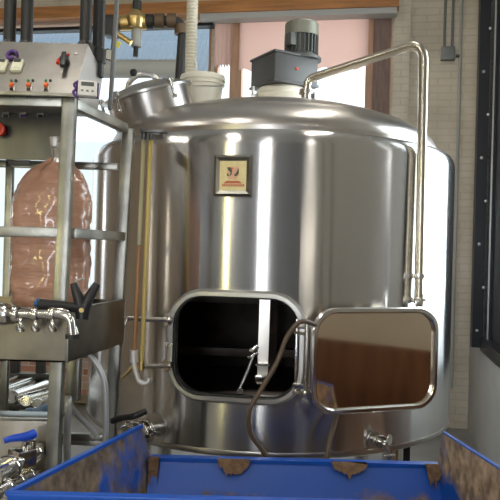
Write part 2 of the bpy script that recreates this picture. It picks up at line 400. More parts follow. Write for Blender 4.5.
# ------------------------------------------------------------------ outside
b = B(); n = 160
xa, xb = -6.5, backpx(212, 40, -1.6)[0]; g = []
for i in range(n + 1):
    x = xa + (xb - xa) * i / n; w = .02 * math.cos(i * PI / 1.5)
    g.append([b.b.verts.new((x, 1.6, 3.52 + w)), b.b.verts.new((x, 3.0, 5.1 + w))])
for i in range(n): b.b.faces.new((g[i][0], g[i + 1][0], g[i + 1][1], g[i][1]))
bmesh.ops.solidify(b.b, geom=list(b.b.faces), thickness=.01)
o = room(b, 'corrugated_awning', 'corr'); tag(o, 'pale blue corrugated awning outside the back window', 'awning')
b = B(); b.box((-2, 6.5, 1.0), (14, .2, 5.0)); o = room(b, 'neighbouring_wall', 'plaster'); tag(o, 'sunlit white outside wall seen through the back window', 'wall')
b = B(); b.box((-2, 3.6, -.15), (16, 6.2, .1)); o = room(b, 'yard', 'plaster'); struct(o)
# ------------------------------------------------------------------ mash tun
Rt = 1.0; YT = 4.0
c0 = P(269.5, 290, YT); CX = c0.x
TC = V((CX, YT, 0))
zt_, zb_ = CAMH + .53, CAMH - .895
def S(px, py, r=Rt):
    d = ray(px, py); ox, oy = CAM.x - CX, CAM.y - YT
    A = d.x ** 2 + d.y ** 2; Bq = 2 * (ox * d.x + oy * d.y); Cq = ox ** 2 + oy ** 2 - r * r
    t = (-Bq - math.sqrt(max(0, Bq * Bq - 4 * A * Cq))) / (2 * A); return CAM + d * t
def TF(px, py, r=Rt):
    """frame on the shell: origin, tangent x (to the right), z up, y outward"""
    p = S(px, py, r); nrm = V((p.x - CX, p.y - YT, 0)).normalized(); tx = V((-nrm.y, nrm.x, 0))
    if tx.x < 0: tx = -tx
    return p, tx, nrm
tank = thing('mash_tun', 'large cylindrical brushed stainless steel mash tun with open hatch in the middle', 'brewing tank', (CX, YT, 0))
def boolean(o, cutter):
    md = o.modifiers.new('b', 'BOOLEAN'); md.operation = 'DIFFERENCE'; md.solver = 'EXACT'; md.object = cutter
    bpy.context.view_layer.update(); dg = bpy.context.evaluated_depsgraph_get()
    me = bpy.data.meshes.new_from_object(o.evaluated_get(dg)); o.modifiers.clear(); o.data = me
b = B()
prof = [(1.0, zb_ + .03), (1.0, zt_ - .07), (.994, zt_ - .04), (.98, zt_ - .018), (.96, zt_ - .004), (.935, zt_ + .002), (.88, zt_ + .004), (.88, zt_ - .05), (.965, zt_ - .09), (.965, zb_ + .03), (.985, zb_ + .012)]
b.lathe(prof, (0, 0, 0), 128, closed=True)
shell = b.build('shell', 'tank', None); shell.parent = tank; shell['rel'] = 1
hp, hx, hn = TF(236, 346.5)
HW, HH, HR = .545, .425, .125
def hf(x, y, z): return hp + hx * x + hn * y + V((0, 0, 1)) * z
rim_off = .022 + 0
cb = B(); lo = rrect(HW + .02, HH + .02, HR + .01)
cb.poly([hf(x, -.35, z) - TC for x, z in lo], hn * .6)
cut = cb.build('cutter', 'tank', None, False); cut.location = (CX, YT, 0)
boolean(shell, cut); bpy.data.objects.remove(cut)
shell.data.polygons.foreach_set('use_smooth', [True] * len(shell.data.polygons)); shell.data.set_sharp_from_angle(angle=math.radians(30))
# dark inside lining (drum inside the shell with the same opening)
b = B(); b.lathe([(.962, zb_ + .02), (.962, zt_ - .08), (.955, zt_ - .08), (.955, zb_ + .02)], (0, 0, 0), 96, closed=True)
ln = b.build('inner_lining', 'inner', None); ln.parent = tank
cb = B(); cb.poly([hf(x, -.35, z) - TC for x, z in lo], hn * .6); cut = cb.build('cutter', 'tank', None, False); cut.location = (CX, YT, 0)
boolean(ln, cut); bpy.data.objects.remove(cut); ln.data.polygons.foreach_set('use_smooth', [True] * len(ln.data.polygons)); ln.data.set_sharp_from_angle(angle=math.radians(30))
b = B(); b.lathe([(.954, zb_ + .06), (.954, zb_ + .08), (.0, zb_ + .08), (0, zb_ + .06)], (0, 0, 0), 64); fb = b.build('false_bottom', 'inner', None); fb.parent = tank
b = B(); b.lathe([(.0, zb_ - .03), (.8, zb_ - .02), (.95, zb_ + .0), (.99, zb_ + .012), (.985, zb_ + .028), (0, zb_ + .028)], (0, 0, 0), 96); bo = b.build('bottom_plate', 'steel', None); bo.parent = tank
b = B(); b.lathe([(1.0005, zb_ + .006), (1.003, zb_ + .010), (1.003, zb_ + .022), (1.0005, zb_ + .03), (.987, zb_ + .03), (.987, zb_ + .0)], (0, 0, 0), 128, closed=True); q = b.build('bottom_rim', 'dome', None); q.parent = tank
b = B(); b.lathe([(.0, zt_ + .29), (.2, zt_ + .283), (.4, zt_ + .258), (.55, zt_ + .228), (.66, zt_ + .196), (.74, zt_ + .164), (.80, zt_ + .135), (.85, zt_ + .105), (.885, zt_ + .072), (.90, zt_ + .045), (.903, zt_ + .028), (.912, zt_ + .026), (.912, zt_ + .002), (.895, zt_ - .003),
         (.86, zt_ + .05), (.76, zt_ + .16), (.5, zt_ + .23), (0, zt_ + .27)], (0, 0, 0), 128)
dome = b.build('dome', 'dome', None); dome.parent = tank
def tp(b, name, m, parent=None, smooth=True):
    """tank part built in world coordinates"""
    o = b.build(name, m, None, smooth)
    for v in o.data.vertices: v.co -= V((CX, YT, 0))
    o.parent = parent or tank; return o
# legs
for a in (52, -52, 128, -128):
    x, y = CX + .80 * math.sin(math.radians(a)), YT - .80 * math.cos(math.radians(a))
    b = B(); cylp(b, (x, y, .03), (x, y, zb_ + .01), .045); tp(b, 'leg', 'chrome')
x = P(391, 455, 3.42); b = B(); cylp(b, (x.x, 3.42, .03), (x.x, 3.42, zb_ + .01), .045); b.lathe([(.08, 0), (.08, .02), (.05, .035)], (x.x, 3.42, 0), 20); tp(b, 'leg', 'chrome')
x = P(404, 455, 3.6); b = B(); b.box((x.x, 3.6, zb_ / 2), (.05, .05, zb_)); tp(b, 'support_strut', 'blackframe')
# hatch frame
b = B()
A, Cc = rrect(HW, HH, HR), rrect(HW + .062, HH + .062, HR + .031)
Mid = rrect(HW + .04, HH + .04, HR + .02); In = rrect(HW + .006, HH + .006, HR + .003)
ringloft(b, [[hf(x, -.05, z) for x, z in A], [hf(x, .018, z) for x, z in A], [hf(x, .026, z) for x, z in In], [hf(x, .026, z) for x, z in Mid], [hf(x, .014, z) for x, z in Cc], [hf(x, .0, z) for x, z in Cc],
             [hf(x * 1.0, -.07, z) for x, z in rrect(HW + .03, HH + .03, HR + .015)]])
hatch = tp(b, 'hatch_frame', 'steel')
b = B(); g1, g2 = rrect(HW + .002, HH + .002, HR), rrect(HW - .012, HH - .012, HR - .006)
ringloft(b, [[hf(x, .0, z) for x, z in g1], [hf(x, .012, z) for x, z in g1], [hf(x, .012, z) for x, z in g2], [hf(x, .0, z) for x, z in g2]])
tp(b, 'gasket', 'rubber', hatch)
# lid : swung open to the right
L0 = P(310.5, 360, 2.885); L1 = P(436, 360, 3.10); lc = (L0 + L1) / 2; lc.z = P(374, 359, 3.0).z
lx = V((L1.x - L0.x, L1.y - L0.y, 0)); LW = lx.length; lx.normalize(); ln_ = V((lx.y, -lx.x, 0)); LH = .445
def lf(x, y, z): return lc + lx * x + ln_ * y + V((0, 0, 1)) * z
lid = thing('x', 'x', 'x', (0, 0, 0)); bpy.data.objects.remove(lid)
b = B(); o1, i1 = rrect(LW, LH, .105), rrect(LW - .050, LH - .050, .085)
m1, m2 = rrect(LW - .010, LH - .010, .10), rrect(LW - .036, LH - .036, .092)
ringloft(b, [[lf(x, .0, z) for x, z in o1], [lf(x, .014, z) for x, z in o1], [lf(x, .020, z) for x, z in m1], [lf(x, .020, z) for x, z in m2], [lf(x, .012, z) for x, z in i1], [lf(x, .0, z) for x, z in i1]])
lidf = tp(b, 'hatch_lid', 'chrome')
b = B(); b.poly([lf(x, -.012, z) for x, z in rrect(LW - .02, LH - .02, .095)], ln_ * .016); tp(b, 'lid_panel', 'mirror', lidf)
b = B(); b.poly([lf(x, -.03, z) for x, z in rrect(LW * .8, LH * .12, .02)], ln_ * .018); tp(b, 'lid_brace', 'steel', lidf)
for (px, py) in ((334, 316), (418, 319)):
    b = B(); c = P(px, py, 2.96); b.bar(c - V((.012, 0, 0)), c + V((.012, 0, .004)), .012); 
    b.b.free()
# lid latch at upper right
b = B(); c = lf(LW / 2 - .09, -.01, LH / 2); b.box(c + V((0, 0, .015)), (.035, .02, .03), bevel=.004); cylp(b, c + V((-.02, 0, .03)), c + V((.03, 0, .03)), .007); cylp(b, c + V((.01, 0, .03)), c + V((.01, -.02, .055)), .005)
tp(b, 'lid_catch', 'chrome', lidf)
# hinge
h = B()
hz0, hz1 = P(300, 387, 2.9).z, P(300, 327, 2.9).z
ha = P(297, 357, 2.93); hb = P(306, 357, 2.90); hc_ = P(313, 357, 2.90)
cylp(h, V((hb.x, hb.y, hz0 - .02)), V((hb.x, hb.y, hz1 + .02)), .009)
for z in (hz0, hz1):
    h.bar(V((ha.x - .012, ha.y + .01, z)), V((hc_.x + .005, hc_.y, z)), .014, .02)
    h.bar(V((ha.x - .012, ha.y + .01, z - .028)), V((hb.x + .003, hb.y, z - .028)), .012, .014)
h.box((ha.x - .002, ha.y + .012, (hz0 + hz1) / 2), (.012, .02, hz1 - hz0 + .06), bevel=.003)
h.box((hc_.x - .006, hc_.y, (hz0 + hz1) / 2), (.012, .012, hz1 - hz0), bevel=.003)
h.lathe([(.012, -.03), (.015, -.015), (.012, 0)], (hb.x, hb.y, hz0 - .015), 14)
tp(h, 'hatch_hinge', 'chrome')
# plaque
pp, px_, pn = TF(233.5, 176)
def pf(x, y, z): return pp + px_ * x + pn * y + V((0, 0, 1)) * z
PW = .168; PH = .178
b = B()
sq = lambda w, h: [(w / 2, h / 2), (-w / 2, h / 2), (-w / 2, -h / 2), (w / 2, -h / 2)]
ringloft(b, [[pf(x, -.006, z) for x, z in sq(PW, PH)], [pf(x, .010, z) for x, z in sq(PW, PH)], [pf(x, .020, z) for x, z in sq(PW - .022, PH - .022)], [pf(x, .012, z) for x, z in sq(PW - .05, PH - .05)], [pf(x, -.006, z) for x, z in sq(PW - .05, PH - .05)]])
plaque = tp(b, 'name_plaque', 'rack', smooth=False)
b = B(); b.poly([pf(x, -.004, z) for x, z in sq(PW - .048, PH - .048)], pn * .015); pl = tp(b, 'plaque_face', 'gold', plaque, False)
def art(pts, m, nm, y=.0112):
    b = B(); b.poly([pf(x, y, z) for x, z in pts], pn * .0012); tp(b, nm, m, plaque, False)
art([(-.026, .038), (.026, .038), (.026, -.002), (-.026, -.002)], 'peach', 'emblem')
art([(-.026, .036), (-.012, .036), (-.004, .022), (-.006, .004), (-.014, -.002), (-.010, .014), (-.022, .026)], 'darkgreen', 'emblem', .0125)
art([(-.026, .012), (-.018, .004), (-.016, -.004), (-.026, .0)], 'darkgreen', 'emblem', .0125)
art([(.004, .004), (.012, .008), (.025, .034), (.026, .010), (.018, .0), (.010, -.003)], 'darkgreen', 'emblem', .0125)
art([(-.014, .036), (.0, .034), (-.003, .024)], 'plaquered', 'emblem', .013)
art([(-.018, -.004), (.018, -.004), (.020, -.014), (-.020, -.014)], 'peach', 'emblem')
art([(-.028, -.022), (.028, -.022), (.042, -.033), (-.042, -.033)], 'plaquered', 'lettering')
for i in range(13):
    x = -.046 + i * .0076; art([(x, -.036), (x + .0052, -.036), (x + .0052, -.046), (x, -.046)], 'plaquered', 'lettering')
# ports with clamps
def port(px, py, r, length, tilt=None, nm='outlet_port', lever=True):
    p, tx, nn = TF(px, py); b = B(); cylp(b, p - nn * .03, p + nn * length, r)
    o = tp(b, nm, 'chrome')
    b = B(); b.lathe([(r * 1.05, 0), (r * 2.1, 0), (r * 2.1, .005), (r * 1.1, .008)], p - nn * .002, 24, zrot(nn)); tp(b, 'weld_collar', 'steel', o)
    b = B(); clampring(b, p + nn * length * .7, nn, r * 1.7); tp(b, 'clamp_ring', 'chrome', o)
    return p, tx, nn, o
p, tx, nn, o = port(374, 439, .017, .06)
b = B(); e = p + nn * .075; b.tube(fillet([p + nn * .05, e, e + tx * .02 - V((0, 0, .05))], .02), .012); cylp(b, e + V((-.01, 0, -.055)), e + V((.045, 0, -.05)), .006)
b.lathe([(.006, -.004), (.024, -.004), (.024, .004), (.006, .004)], e + tx * .025 + V((0, 0, .012)), 18, zrot((nn + tx * .5).normalized())); tp(b, 'drain_elbow', 'chrome', o)
p, tx, nn, o = port(155, 428, .032, .10)
b = B(); clampring(b, p + nn * .125, nn, .058, .016); cylp(b, p + nn * .1, p + nn * .16, .022)
clampring(b, p + nn * .175, nn, .052, .016); b.bar(p + nn * .12 + V((0, 0, .03)), p + nn * .17 + V((-.02, 0, .06)), .012); tp(b, 'valve_body', 'chrome', o)
# hatch side gauge lines
lines = B()
q0 = hf(-.305, .02, P(170, 321, 3).z - hp.z); q1 = P(128, 318.5, 2.95)
lines.tube([q0 + V((.02, 0, 0)), q1], .0115)
clampring(lines, hf(-.300, .02, q0.z - hp.z), (q0 - q1).normalized(), .028, .009)
lines.tube(fillet([q1, q1 + V((-.005, 0, 0)), P(121, 334, 2.93), P(120, 342, 2.95)], .02), .0075)
tp(lines, 'gauge_line', 'chrome')
lines = B(); q0 = hf(-.302, .02, P(168, 367, 3).z - hp.z); q1 = P(143, 366, 2.95); lines.tube([q0 + V((.02, 0, 0)), q1], .0115)
clampring(lines, hf(-.298, .02, q0.z - hp.z), (q0 - q1).normalized(), .028, .009); tp(lines, 'gauge_line', 'chrome')
b = B(); c = hf(-.292, .03, P(168, 345, 3).z - hp.z); b.lathe([(.006, -.02), (.006, .0), (.010, .0), (.010, .012)], c, 12, zrot(-hx)); tp(b, 'latch_stud', 'chrome')
# sight tubes
sy = 2.93
b = B(); b.tube([P(151, 134, sy + .05), P(141.5, 368, sy)], .0095, 12); tp(b, 'sight_tube', 'tubeyellow')['label'] = 'amber yellow sight tube'
b = B(); b.tube([P(144, 134, sy + .05), P(139, 245, sy + .02)], .009, 12); tp(b, 'sight_tube', 'tubepale')['label'] = 'pale olive upper sight tube'
b = B(); b.tube([P(139, 245, sy + .02), P(134, 356, sy)], .009, 12); tp(b, 'sight_tube', 'tubeorange')['label'] = 'orange brown sight tube'
b = B(); c = P(154, 131.5, 2.96); b.box(c, (.115, .05, .014), bevel=.004); b.box(c + V((0, .06, -.006)), (.05, .14, .012)); cylp(b, c + V((-.042, 0, 0)), c + V((-.042, 0, -.035)), .012); cylp(b, c + V((-.010, 0, 0)), c + V((-.010, 0, -.035)), .012); tp(b, 'tube_bracket', 'backplate')
b = B(); b.tube(fillet([P(134, 354, sy), P(134.5, 368, sy), P(139, 382, sy), P(147, 384, sy), P(150, 378, sy)], .03), .011)
cylp(b, P(134, 350, sy), P(134, 362, sy), .018); tp(b, 'tube_fitting', 'bright')
b = B(); cylp(b, P(141.5, 362, sy), P(141.5, 370, sy), .013); b.tube([P(141.5, 367, sy), P(133, 366, sy), P(122, 378, sy)], .007); tp(b, 'tube_fitting', 'brass')
# manway on the dome
mc = P(150, 104, 3.70)
ax = V((-.30, -.16, 1)).normalized()
mm = zrot(ax)
mw = B(); mw.lathe([(.20, -.20), (.215, -.06), (.218, .02), (.218, .05), (.20, .05), (.19, -.20)], mc, 48, mm, closed=False); man = tp(mw, 'manway_neck', 'dome')
mw = B(); mw.lathe([(.0, .115), (.09, .110), (.17, .090), (.22, .068), (.245, .058), (.245, .046), (.0, .046)], mc, 48, mm); tp(mw, 'manway_lid', 'steel', man)
mw = B(); top = mc + mm @ V((-.02, 0, .10))
u1 = mm @ V((0, 0, 1)); d1 = (V((1, .2, 0)) - u1 * u1.dot(V((1, .2, 0)))).normalized()
mw.tube([top - d1 * .085, top - d1 * .06 + u1 * .04, top + u1 * .062, top + d1 * .06 + u1 * .04, top + d1 * .085], .015, 10, 6); tp(mw, 'manway_handle', 'steel', man)
mw = B(); mw.lathe([(.0, .0), (.016, .0), (.02, .012), (.02, .028), (.012, .038), (0, .04)], top - d1 * .03 + u1 * .058, 18, mm); tp(mw, 'knob', 'black', man)
for a, r in ((-112, .232), (-60, .232), (175, .232), (10, .232)):
    q = mc + mm @ V((r * math.cos(math.radians(a)), r * math.sin(math.radians(a)), .04)); w = mm @ V((math.cos(math.radians(a)), math.sin(math.radians(a)), 0))
    mw = B(); cylp(mw, q - u1 * .06 + w * .012, q + u1 * .035 + w * .012, .008); mw.lathe([(.018, 0), (.018, .018), (.010, .024)], q + w * .012 + u1 * .022, 12, mm); mw.bar(q - u1 * .05, q - u1 * .05 + w * .03, .014); tp(mw, 'swing_bolt', 'chrome', man)
mw = B(); q = P(163, 79, 3.7); cylp(mw, q, q + V((.035, .0, -.035)), .012); tp(mw, 'blue_grip', 'blue', man)
# ------------------------------------------------------------------ gear motor
gz = P(284, 92, 4.0).z
gc = P(284, 73, 4.0)
gm = thing('gear_motor', 'grey gear motor with finned vertical motor on top of the tank dome', 'motor', (gc.x, gc.y, gz - .06))
def wp(b, name, m, parent, smooth=True):
    o = b.build(name, m, None, smooth); root = parent
    while root.parent: root = root.parent
    for v in o.data.vertices: v.co -= root.location
    o.parent = parent; return o
gr = Matrix.Rotation(math.radians(29), 3, 'Z')
b = B(); b.box(gc + V((0, 0, -.005)), (.285, .27, .155), gr, bevel=.012)
gx = wp(b, 'gearbox', 'gear', gm)
b = B(); b.box(gc + V((0, 0, .076)), (.297, .282, .014), gr, bevel=.004); b.box(gc + V((0, 0, -.084)), (.297, .282, .014), gr, bevel=.004); wp(b, 'gearbox_cover', 'gear', gx)
b = B(); b.lathe([(.165, -.07), (.165, -.0), (.145, .008), (.145, .03), (.13, .045)], (gc.x - .01, gc.y, gz - .03), 40); wp(b, 'mounting_flange', 'bucket', gm)
mcn = P(301, 60, 4.0); mt = P(301, 23, 4.0).z
b = B(); b.lathe([(.0, 0), (.115, 0), (.115, .015), (.085, .03), (.085, .17), (0, .17)], (mcn.x, mcn.y, gc.z + .07), 32); mb = wp(b, 'motor_body', 'motordark', gm)
b = B()
for k in range(26):
    a = k * 2 * PI / 26; d = V((math.cos(a), math.sin(a), 0)); b.bar(V((mcn.x, mcn.y, gc.z + .105)) + d * .088, V((mcn.x, mcn.y, mt - .075)) + d * .088, .006, .018, up=d)
wp(b, 'cooling_fins', 'motordark', mb)
b = B(); b.lathe([(.096, -.08), (.096, -.012), (.088, -.002), (.0, 0), ], (mcn.x, mcn.y, mt), 36); wp(b, 'fan_cover', 'cap', gm)
b = B(); b.box((mcn.x - .06, mcn.y - .075, gc.z + .17), (.05, .05, .07), Matrix.Rotation(.6, 3, 'Z'), bevel=.006); wp(b, 'terminal_box', 'motordark', gm)
b = B(); c = P(253, 90, 3.85); cylp(b, c + V((0, 0, .02)), c + V((0, 0, -.045)), .008); b.box(c + V((.01, 0, -.035)), (.04, .04, .012), bevel=.003); wp(b, 'hold_down_bolt', 'steel', gm)
b = B(); c = gc + gr @ V((.0, -.138, -.005)); b.lathe([(0, 0), (.008, 0), (.008, .004), (0, .004)], c, 12, zrot(gr @ V((0, -1, 0)))); wp(b, 'red_mark', 'red', gm)
# ------------------------------------------------------------------ wash pipe over the tank
pd = S(423, 200).y - .05; pe = S(418, 300).y - .05
wash = thing('wash_pipe', 'thin stainless wash pipe bent over the tank and down its right side', 'pipe', P(418, 302, pe))
b = B(); b.tube(fillet([P(306, 96, 3.60), P(308, 79, 3.62), P(424, 42, pd), P(418.5, 304, pe)], .09, 10), .0215, 20); wp(b, 'pipe_tube', 'wash', wash)
for (px, py, dd) in ((418.5, 276, pe), (418, 300, pe)):
    b = B(); c = P(px, py, dd); b.lathe([(.02, -.012), (.032, -.012), (.034, 0), (.032, .012), (.02, .012)], c, 20); b.bar(c - V((.085, -.06, 0)), c + V((.03, 0, 0)), .010, .012); wp(b, 'pipe_clamp', 'chrome', wash)
b = B(); c = P(306, 92, 3.60); b.lathe([(.022, -.012), (.036, -.012), (.036, .012), (.022, .012)], c, 20); b.box(c + V((.03, 0, -.02)), (.03, .02, .04), bevel=.004); cylp(b, c, c + V((0, 0, -.10)), .026); wp(b, 'pipe_clamp', 'chrome', wash)
# ------------------------------------------------------------------ inside the vessel
ag = thing('mixing_paddle', 'bright steel mixing arm standing inside the open hatch', 'mixer', P(264, 384, 3.55))
b = B(); t0, t1 = P(266, 270, 3.55), P(262, 384, 3.55); b.bar(t0, t1, .054, .012, up=V((0, 1, 0))); wp(b, 'arm', 'bright', ag)
b = B(); b.box(t1 + V((0, -.012, .03)), (.075, .02, .035), bevel=.004); wp(b, 'arm_clamp', 'chrome', ag)
b = B(); b.box(t1 + V((0, -.012, .10)), (.07, .016, .012)); wp(b, 'arm_clamp', 'chrome', ag)
b = B(); b.tube([P(254, 354, 3.50), P(248, 370, 3.48), P(240, 388, 3.45)], .012, 10, radii=[.006, .009, .007]); b.lathe([(.008, -.004), (.016, -.004), (.016, .004), (.008, .004)], P(240, 391, 3.44), 16, zrot(V((0, 1, 0)))); wp(b, 'scraper_blade', 'steel', ag)
b = B(); b.bar(P(250, 352, 3.52), P(258, 346, 3.52), .02); b.bar(P(248, 358, 3.52), P(258, 353, 3.52), .014); wp(b, 'blade_bracket', 'chrome', ag)
ag['rel'] = 1
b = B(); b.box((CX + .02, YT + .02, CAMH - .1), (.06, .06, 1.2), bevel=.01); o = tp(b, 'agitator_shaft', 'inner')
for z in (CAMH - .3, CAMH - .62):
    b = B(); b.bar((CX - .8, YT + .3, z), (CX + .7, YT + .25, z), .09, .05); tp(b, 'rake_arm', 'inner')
# ------------------------------------------------------------------ brown hose looping over the hinge
hy = 2.80
b = B(); b.tube([P(325, 470, 2.86), P(330, 440, 2.9), P(337, 410, 2.98), P(336, 365, 3.02), P(326, 332, 2.97), P(313, 324, 2.86), P(300, 322, hy), P(287, 337, hy), P(277, 362, hy), P(262, 388, hy), P(250, 410, hy), P(250, 432, 2.82), P(262, 450, 2.84), P(272, 466, 2.86)], .0098, 14, 8)
o = b.build('hose', 'hosebrown'); tag(o, 'thin brown hose looping out of the blue hopper over the hatch hinge', 'hose')
# ------------------------------------------------------------------ blue hopper
tb_l = P(144, 427, 2.66); tb_r = P(442, 433, 2.66); zback = P(290, 461, 2.62).z
TBY = 2.62
bl = V((P(150, 458, TBY).x, TBY, P(290, 461, TBY).z)); br_ = V((P(438, 464, TBY).x, TBY, P(290, 461, TBY).z))
fl = P(10, 494, 1.78); fr = V((.80, 1.78, fl.z))
hop = thing('tipping_hopper', 'blue steel tipping hopper smeared with spent grain in front of the tank', 'hopper', ((bl.x + br_.x) / 2, 2.2, .05))
zbot = .22
tk = .012
def hopmesh(b, nm, m, parent=hop):
    return wp(b, nm, m, parent, False)
ho = hop.location
mback = tubmat('hopper_back', .22, -.30, 'Z', -.17 + (bl.z - ho.z), -.04 + (bl.z - ho.z), 7., .46)
b = B(); b.quadbox((bl.x, TBY, bl.z), (br_.x, TBY, br_.z), (br_.x, TBY - .25, zbot), (bl.x, TBY - .25, zbot), (0, tk, 0)); b.box(((bl.x + br_.x) / 2, TBY + .01, bl.z - .004), (br_.x - bl.x, .04, .014)); hopmesh(b, 'back_panel', mback)
lpk = P(143, 426, 2.60); rpk = P(442, 433, 2.58)
ml = tubmat('hopper_left', .20, .05, 'Y', -.40, .40, 6., .44, (.16, .12, .085))
b = B(); b.poly([lpk, (bl.x - .0, TBY, bl.z), (bl.x + .0, TBY - .25, zbot), (fl.x + .15, fl.y + .2, zbot), fl], (-tk, 0, 0)); hopmesh(b, 'side_panel', ml)
mr = tubmat('hopper_right', -.22, .14, 'Z', bl.z - ho.z - .16, bl.z - ho.z + .04, 5., .42, (.36, .27, .19))
b = B(); b.poly([rpk, (br_.x, TBY, br_.z), (br_.x, TBY - .25, zbot), (fr.x - .05, fr.y + .2, zbot), fr], (tk, 0, 0)); hopmesh(b, 'side_panel', mr)
b = B(); b.bar(lpk + V((-.006, 0, 0)), fl + V((-.006, 0, 0)), .016, .012); hopmesh(b, 'rim_strip', 'tubclean')
b = B(); b.bar(rpk + V((.008, 0, 0)), fr + V((.008, 0, 0)), .014, .012); hopmesh(b, 'rim_strip', 'tubclean')
b = B(); b.quadbox((fl.x, fl.y, fl.z - .01), (fr.x, fr.y, fr.z - .01), (fr.x - .05, fr.y + .2, zbot), (fl.x + .15, fl.y + .2, zbot), (0, -tk, 0)); hopmesh(b, 'front_panel', tubmat('hopper_front', .25, .25, 'Z', -1, 1, 6., .42))
b = B(); b.box(((fl.x + fr.x) / 2, fl.y - .006, fl.z - .004), (fr.x - fl.x, .03, .024), bevel=.004); hopmesh(b, 'rim_strip', 'tubclean')
b = B(); b.quadbox((bl.x, TBY - .25, zbot), (br_.x, TBY - .25, zbot), (fr.x - .05, fr.y + .2, zbot), (fl.x + .15, fl.y + .2, zbot), (0, 0, -tk)); hopmesh(b, 'floor_panel', 'tubclean')
for x in (-.32, .42):
    b = B(); b.box((x, 2.18, .11), (.12, .75, .20)); hopmesh(b, 'fork_skid', 'tubclean')
b = B(); nx, ny = 60, 40; g = []
for j in range(ny + 1):
    for i in range(nx + 1):
        u, v = i / nx, j / ny
        y = fl.y + .012 + (TBY - .10 - fl.y - .012) * v; xl = fl.x + .04 + (bl.x + .01 - fl.x - .04) * v; xr = fr.x - .02 + (br_.x - .01 - fr.x + .02) * v
        x = xl + (xr - xl) * u
        z = .50 + .10 * max(0, v - .4) + .05 * noise.noise(V((x * 3, y * 3, 0))) + .012 * noise.noise(V((x * 22, y * 22, 3)))
        g.append(b.b.verts.new((x, y, z)))
for j in range(ny):
    for i in range(nx):
        k = j * (nx + 1) + i; b.b.faces.new((g[k], g[k + 1], g[k + nx + 2], g[k + nx + 1]))
r = bmesh.ops.solidify(b.b, geom=list(b.b.faces), thickness=.03)
o = b.build('spent_grain', 'grain'); tag(o, 'brown spent grain lying inside the blue tipping hopper', 'grain', kind='stuff')
# grain clumps stuck on the rim
def clump(px0, px1, py, hgt, seed, Y=TBY - .008):
    b = B(); n = 26; a0 = P(px0, py, Y); a1 = P(px1, py, Y)
    pts = [V((a0.x + (a1.x - a0.x) * i / n, Y, bl.z + .006)) for i in range(n + 1)]
    low = [V((p.x, Y - .03, p.z - hgt * max(0, math.sin(PI * i / n)) ** .6 * (.65 + .5 * noise.noise(V((i * .35, seed, 0)))))) for i, p in enumerate(pts)]
    b.poly(pts + low[::-1], (0, -.008, 0)); o = wp(b, 'grain_clump', 'grain', hop); return o
clump(218, 250, 460, .075, 1); clump(331, 366, 463, .06, 5); clump(424, 440, 464, .10, 9); clump(129 + 20, 160, 458, .28, 14)
# ------------------------------------------------------------------ rack
A0 = V((P(66, 233, 2.42).x, 2.42, 0)); B0 = V((P(125, 238, 3.0).x, 2.92, 0))
B0 = V((P(120, 238, 2.92).x, 2.92, 0))
ztop = P(66, 103, 2.42).z; zmid = P(66, 233, 2.42).z; XE = -1.35
rk = thing('equipment_rack', 'square tube stainless steel rack left of the tank carrying the control console', 'rack', (A0.x - .2, 2.6, 0))
tw = .045
def rp(b, nm, m='rack'): return wp(b, nm, m, rk)
b = B(); b.bar((A0.x - .04, A0.y, .0), (A0.x + .002, A0.y, ztop + .02), tw, .045, up=V((0, 1, 0))); rp(b, 'post')
b = B(); b.bar((B0.x - .045, B0.y, .0), (B0.x + .025, B0.y, ztop + .0), tw * 1.05, .045, up=V((0, 1, 0))); rp(b, 'post')
b = B(); b.bar((XE, A0.y, .0), (XE, A0.y, ztop), tw, up=V((0, 1, 0))); rp(b, 'post')
xb4 = P(8, 250, 2.95).x
b = B(); b.bar((xb4, 2.95, .0), (xb4, 2.95, ztop), .03, up=V((0, 1, 0))); rp(b, 'post')
for z in (ztop, zmid):
    b = B(); b.bar((XE, A0.y, z), (A0.x - .02, A0.y, z), tw, .035); rp(b, 'rail')
    b = B(); b.bar((A0.x + .01, A0.y + .02, z), (B0.x + .01, B0.y - .02, z), .035, .036); rp(b, 'rail')
z = P(50, 165, 2.95).z
b = B(); b.bar((XE, 2.95, z), (B0.x - .02, 2.95, z), .03, .03); rp(b, 'rail')
z = P(90, 237, 2.9).z
b = B(); b.bar((XE, 2.95, zmid), (B0.x - .02, 2.95, zmid), .03, .03); rp(b, 'rail')
zsh = P(60, 420, 2.42).z
b = B(); b.bar((XE, 2.95, zsh - .2), (B0.x - .02, 2.95, zsh - .2), .03, .03); rp(b, 'rail')
# trough
t0, t1 = CAMH - .40, CAMH - .22
tr = thing('drip_trough', 'open stainless steel trough box across the rack beneath the brown bag', 'trough', (A0.x - .2, 2.65, t0))
ax_, ay_ = A0.x + .022, A0.y - .03; bx_, by_ = B0.x + .03, B0.y + .0
b = B(); b.quadbox((XE, ay_, t0), (ax_, ay_, t0), (ax_, ay_, t1), (XE, ay_, t1), (0, .006, 0))
b.quadbox((ax_, ay_, t0), (bx_, by_, t0), (bx_, by_, t1), (ax_, ay_, t1), (-.006, .002, 0))
b.quadbox((XE, by_, t0), (bx_, by_, t0), (bx_, by_, t1), (XE, by_, t1), (0, -.006, 0)); b.quadbox((XE, ay_, t0), (XE, by_, t0), (XE, by_, t1), (XE, ay_, t1), (.006, 0, 0))
b.poly([(XE, ay_, t0), (ax_, ay_, t0), (bx_, by_, t0), (XE, by_, t0)], (0, 0, .006)); wp(b, 'trough_box', 'trough', tr, False)
b = B(); b.bar((XE, ay_ + .0, t1), (ax_, ay_, t1), .014, .008); b.bar((ax_, ay_, t1), (bx_, by_, t1), .014, .008); b.bar((ax_, ay_ - .0, t0), (ax_, ay_, t1), .010, up=V((0, 1, 0))); wp(b, 'folded_rim', 'rack', tr)
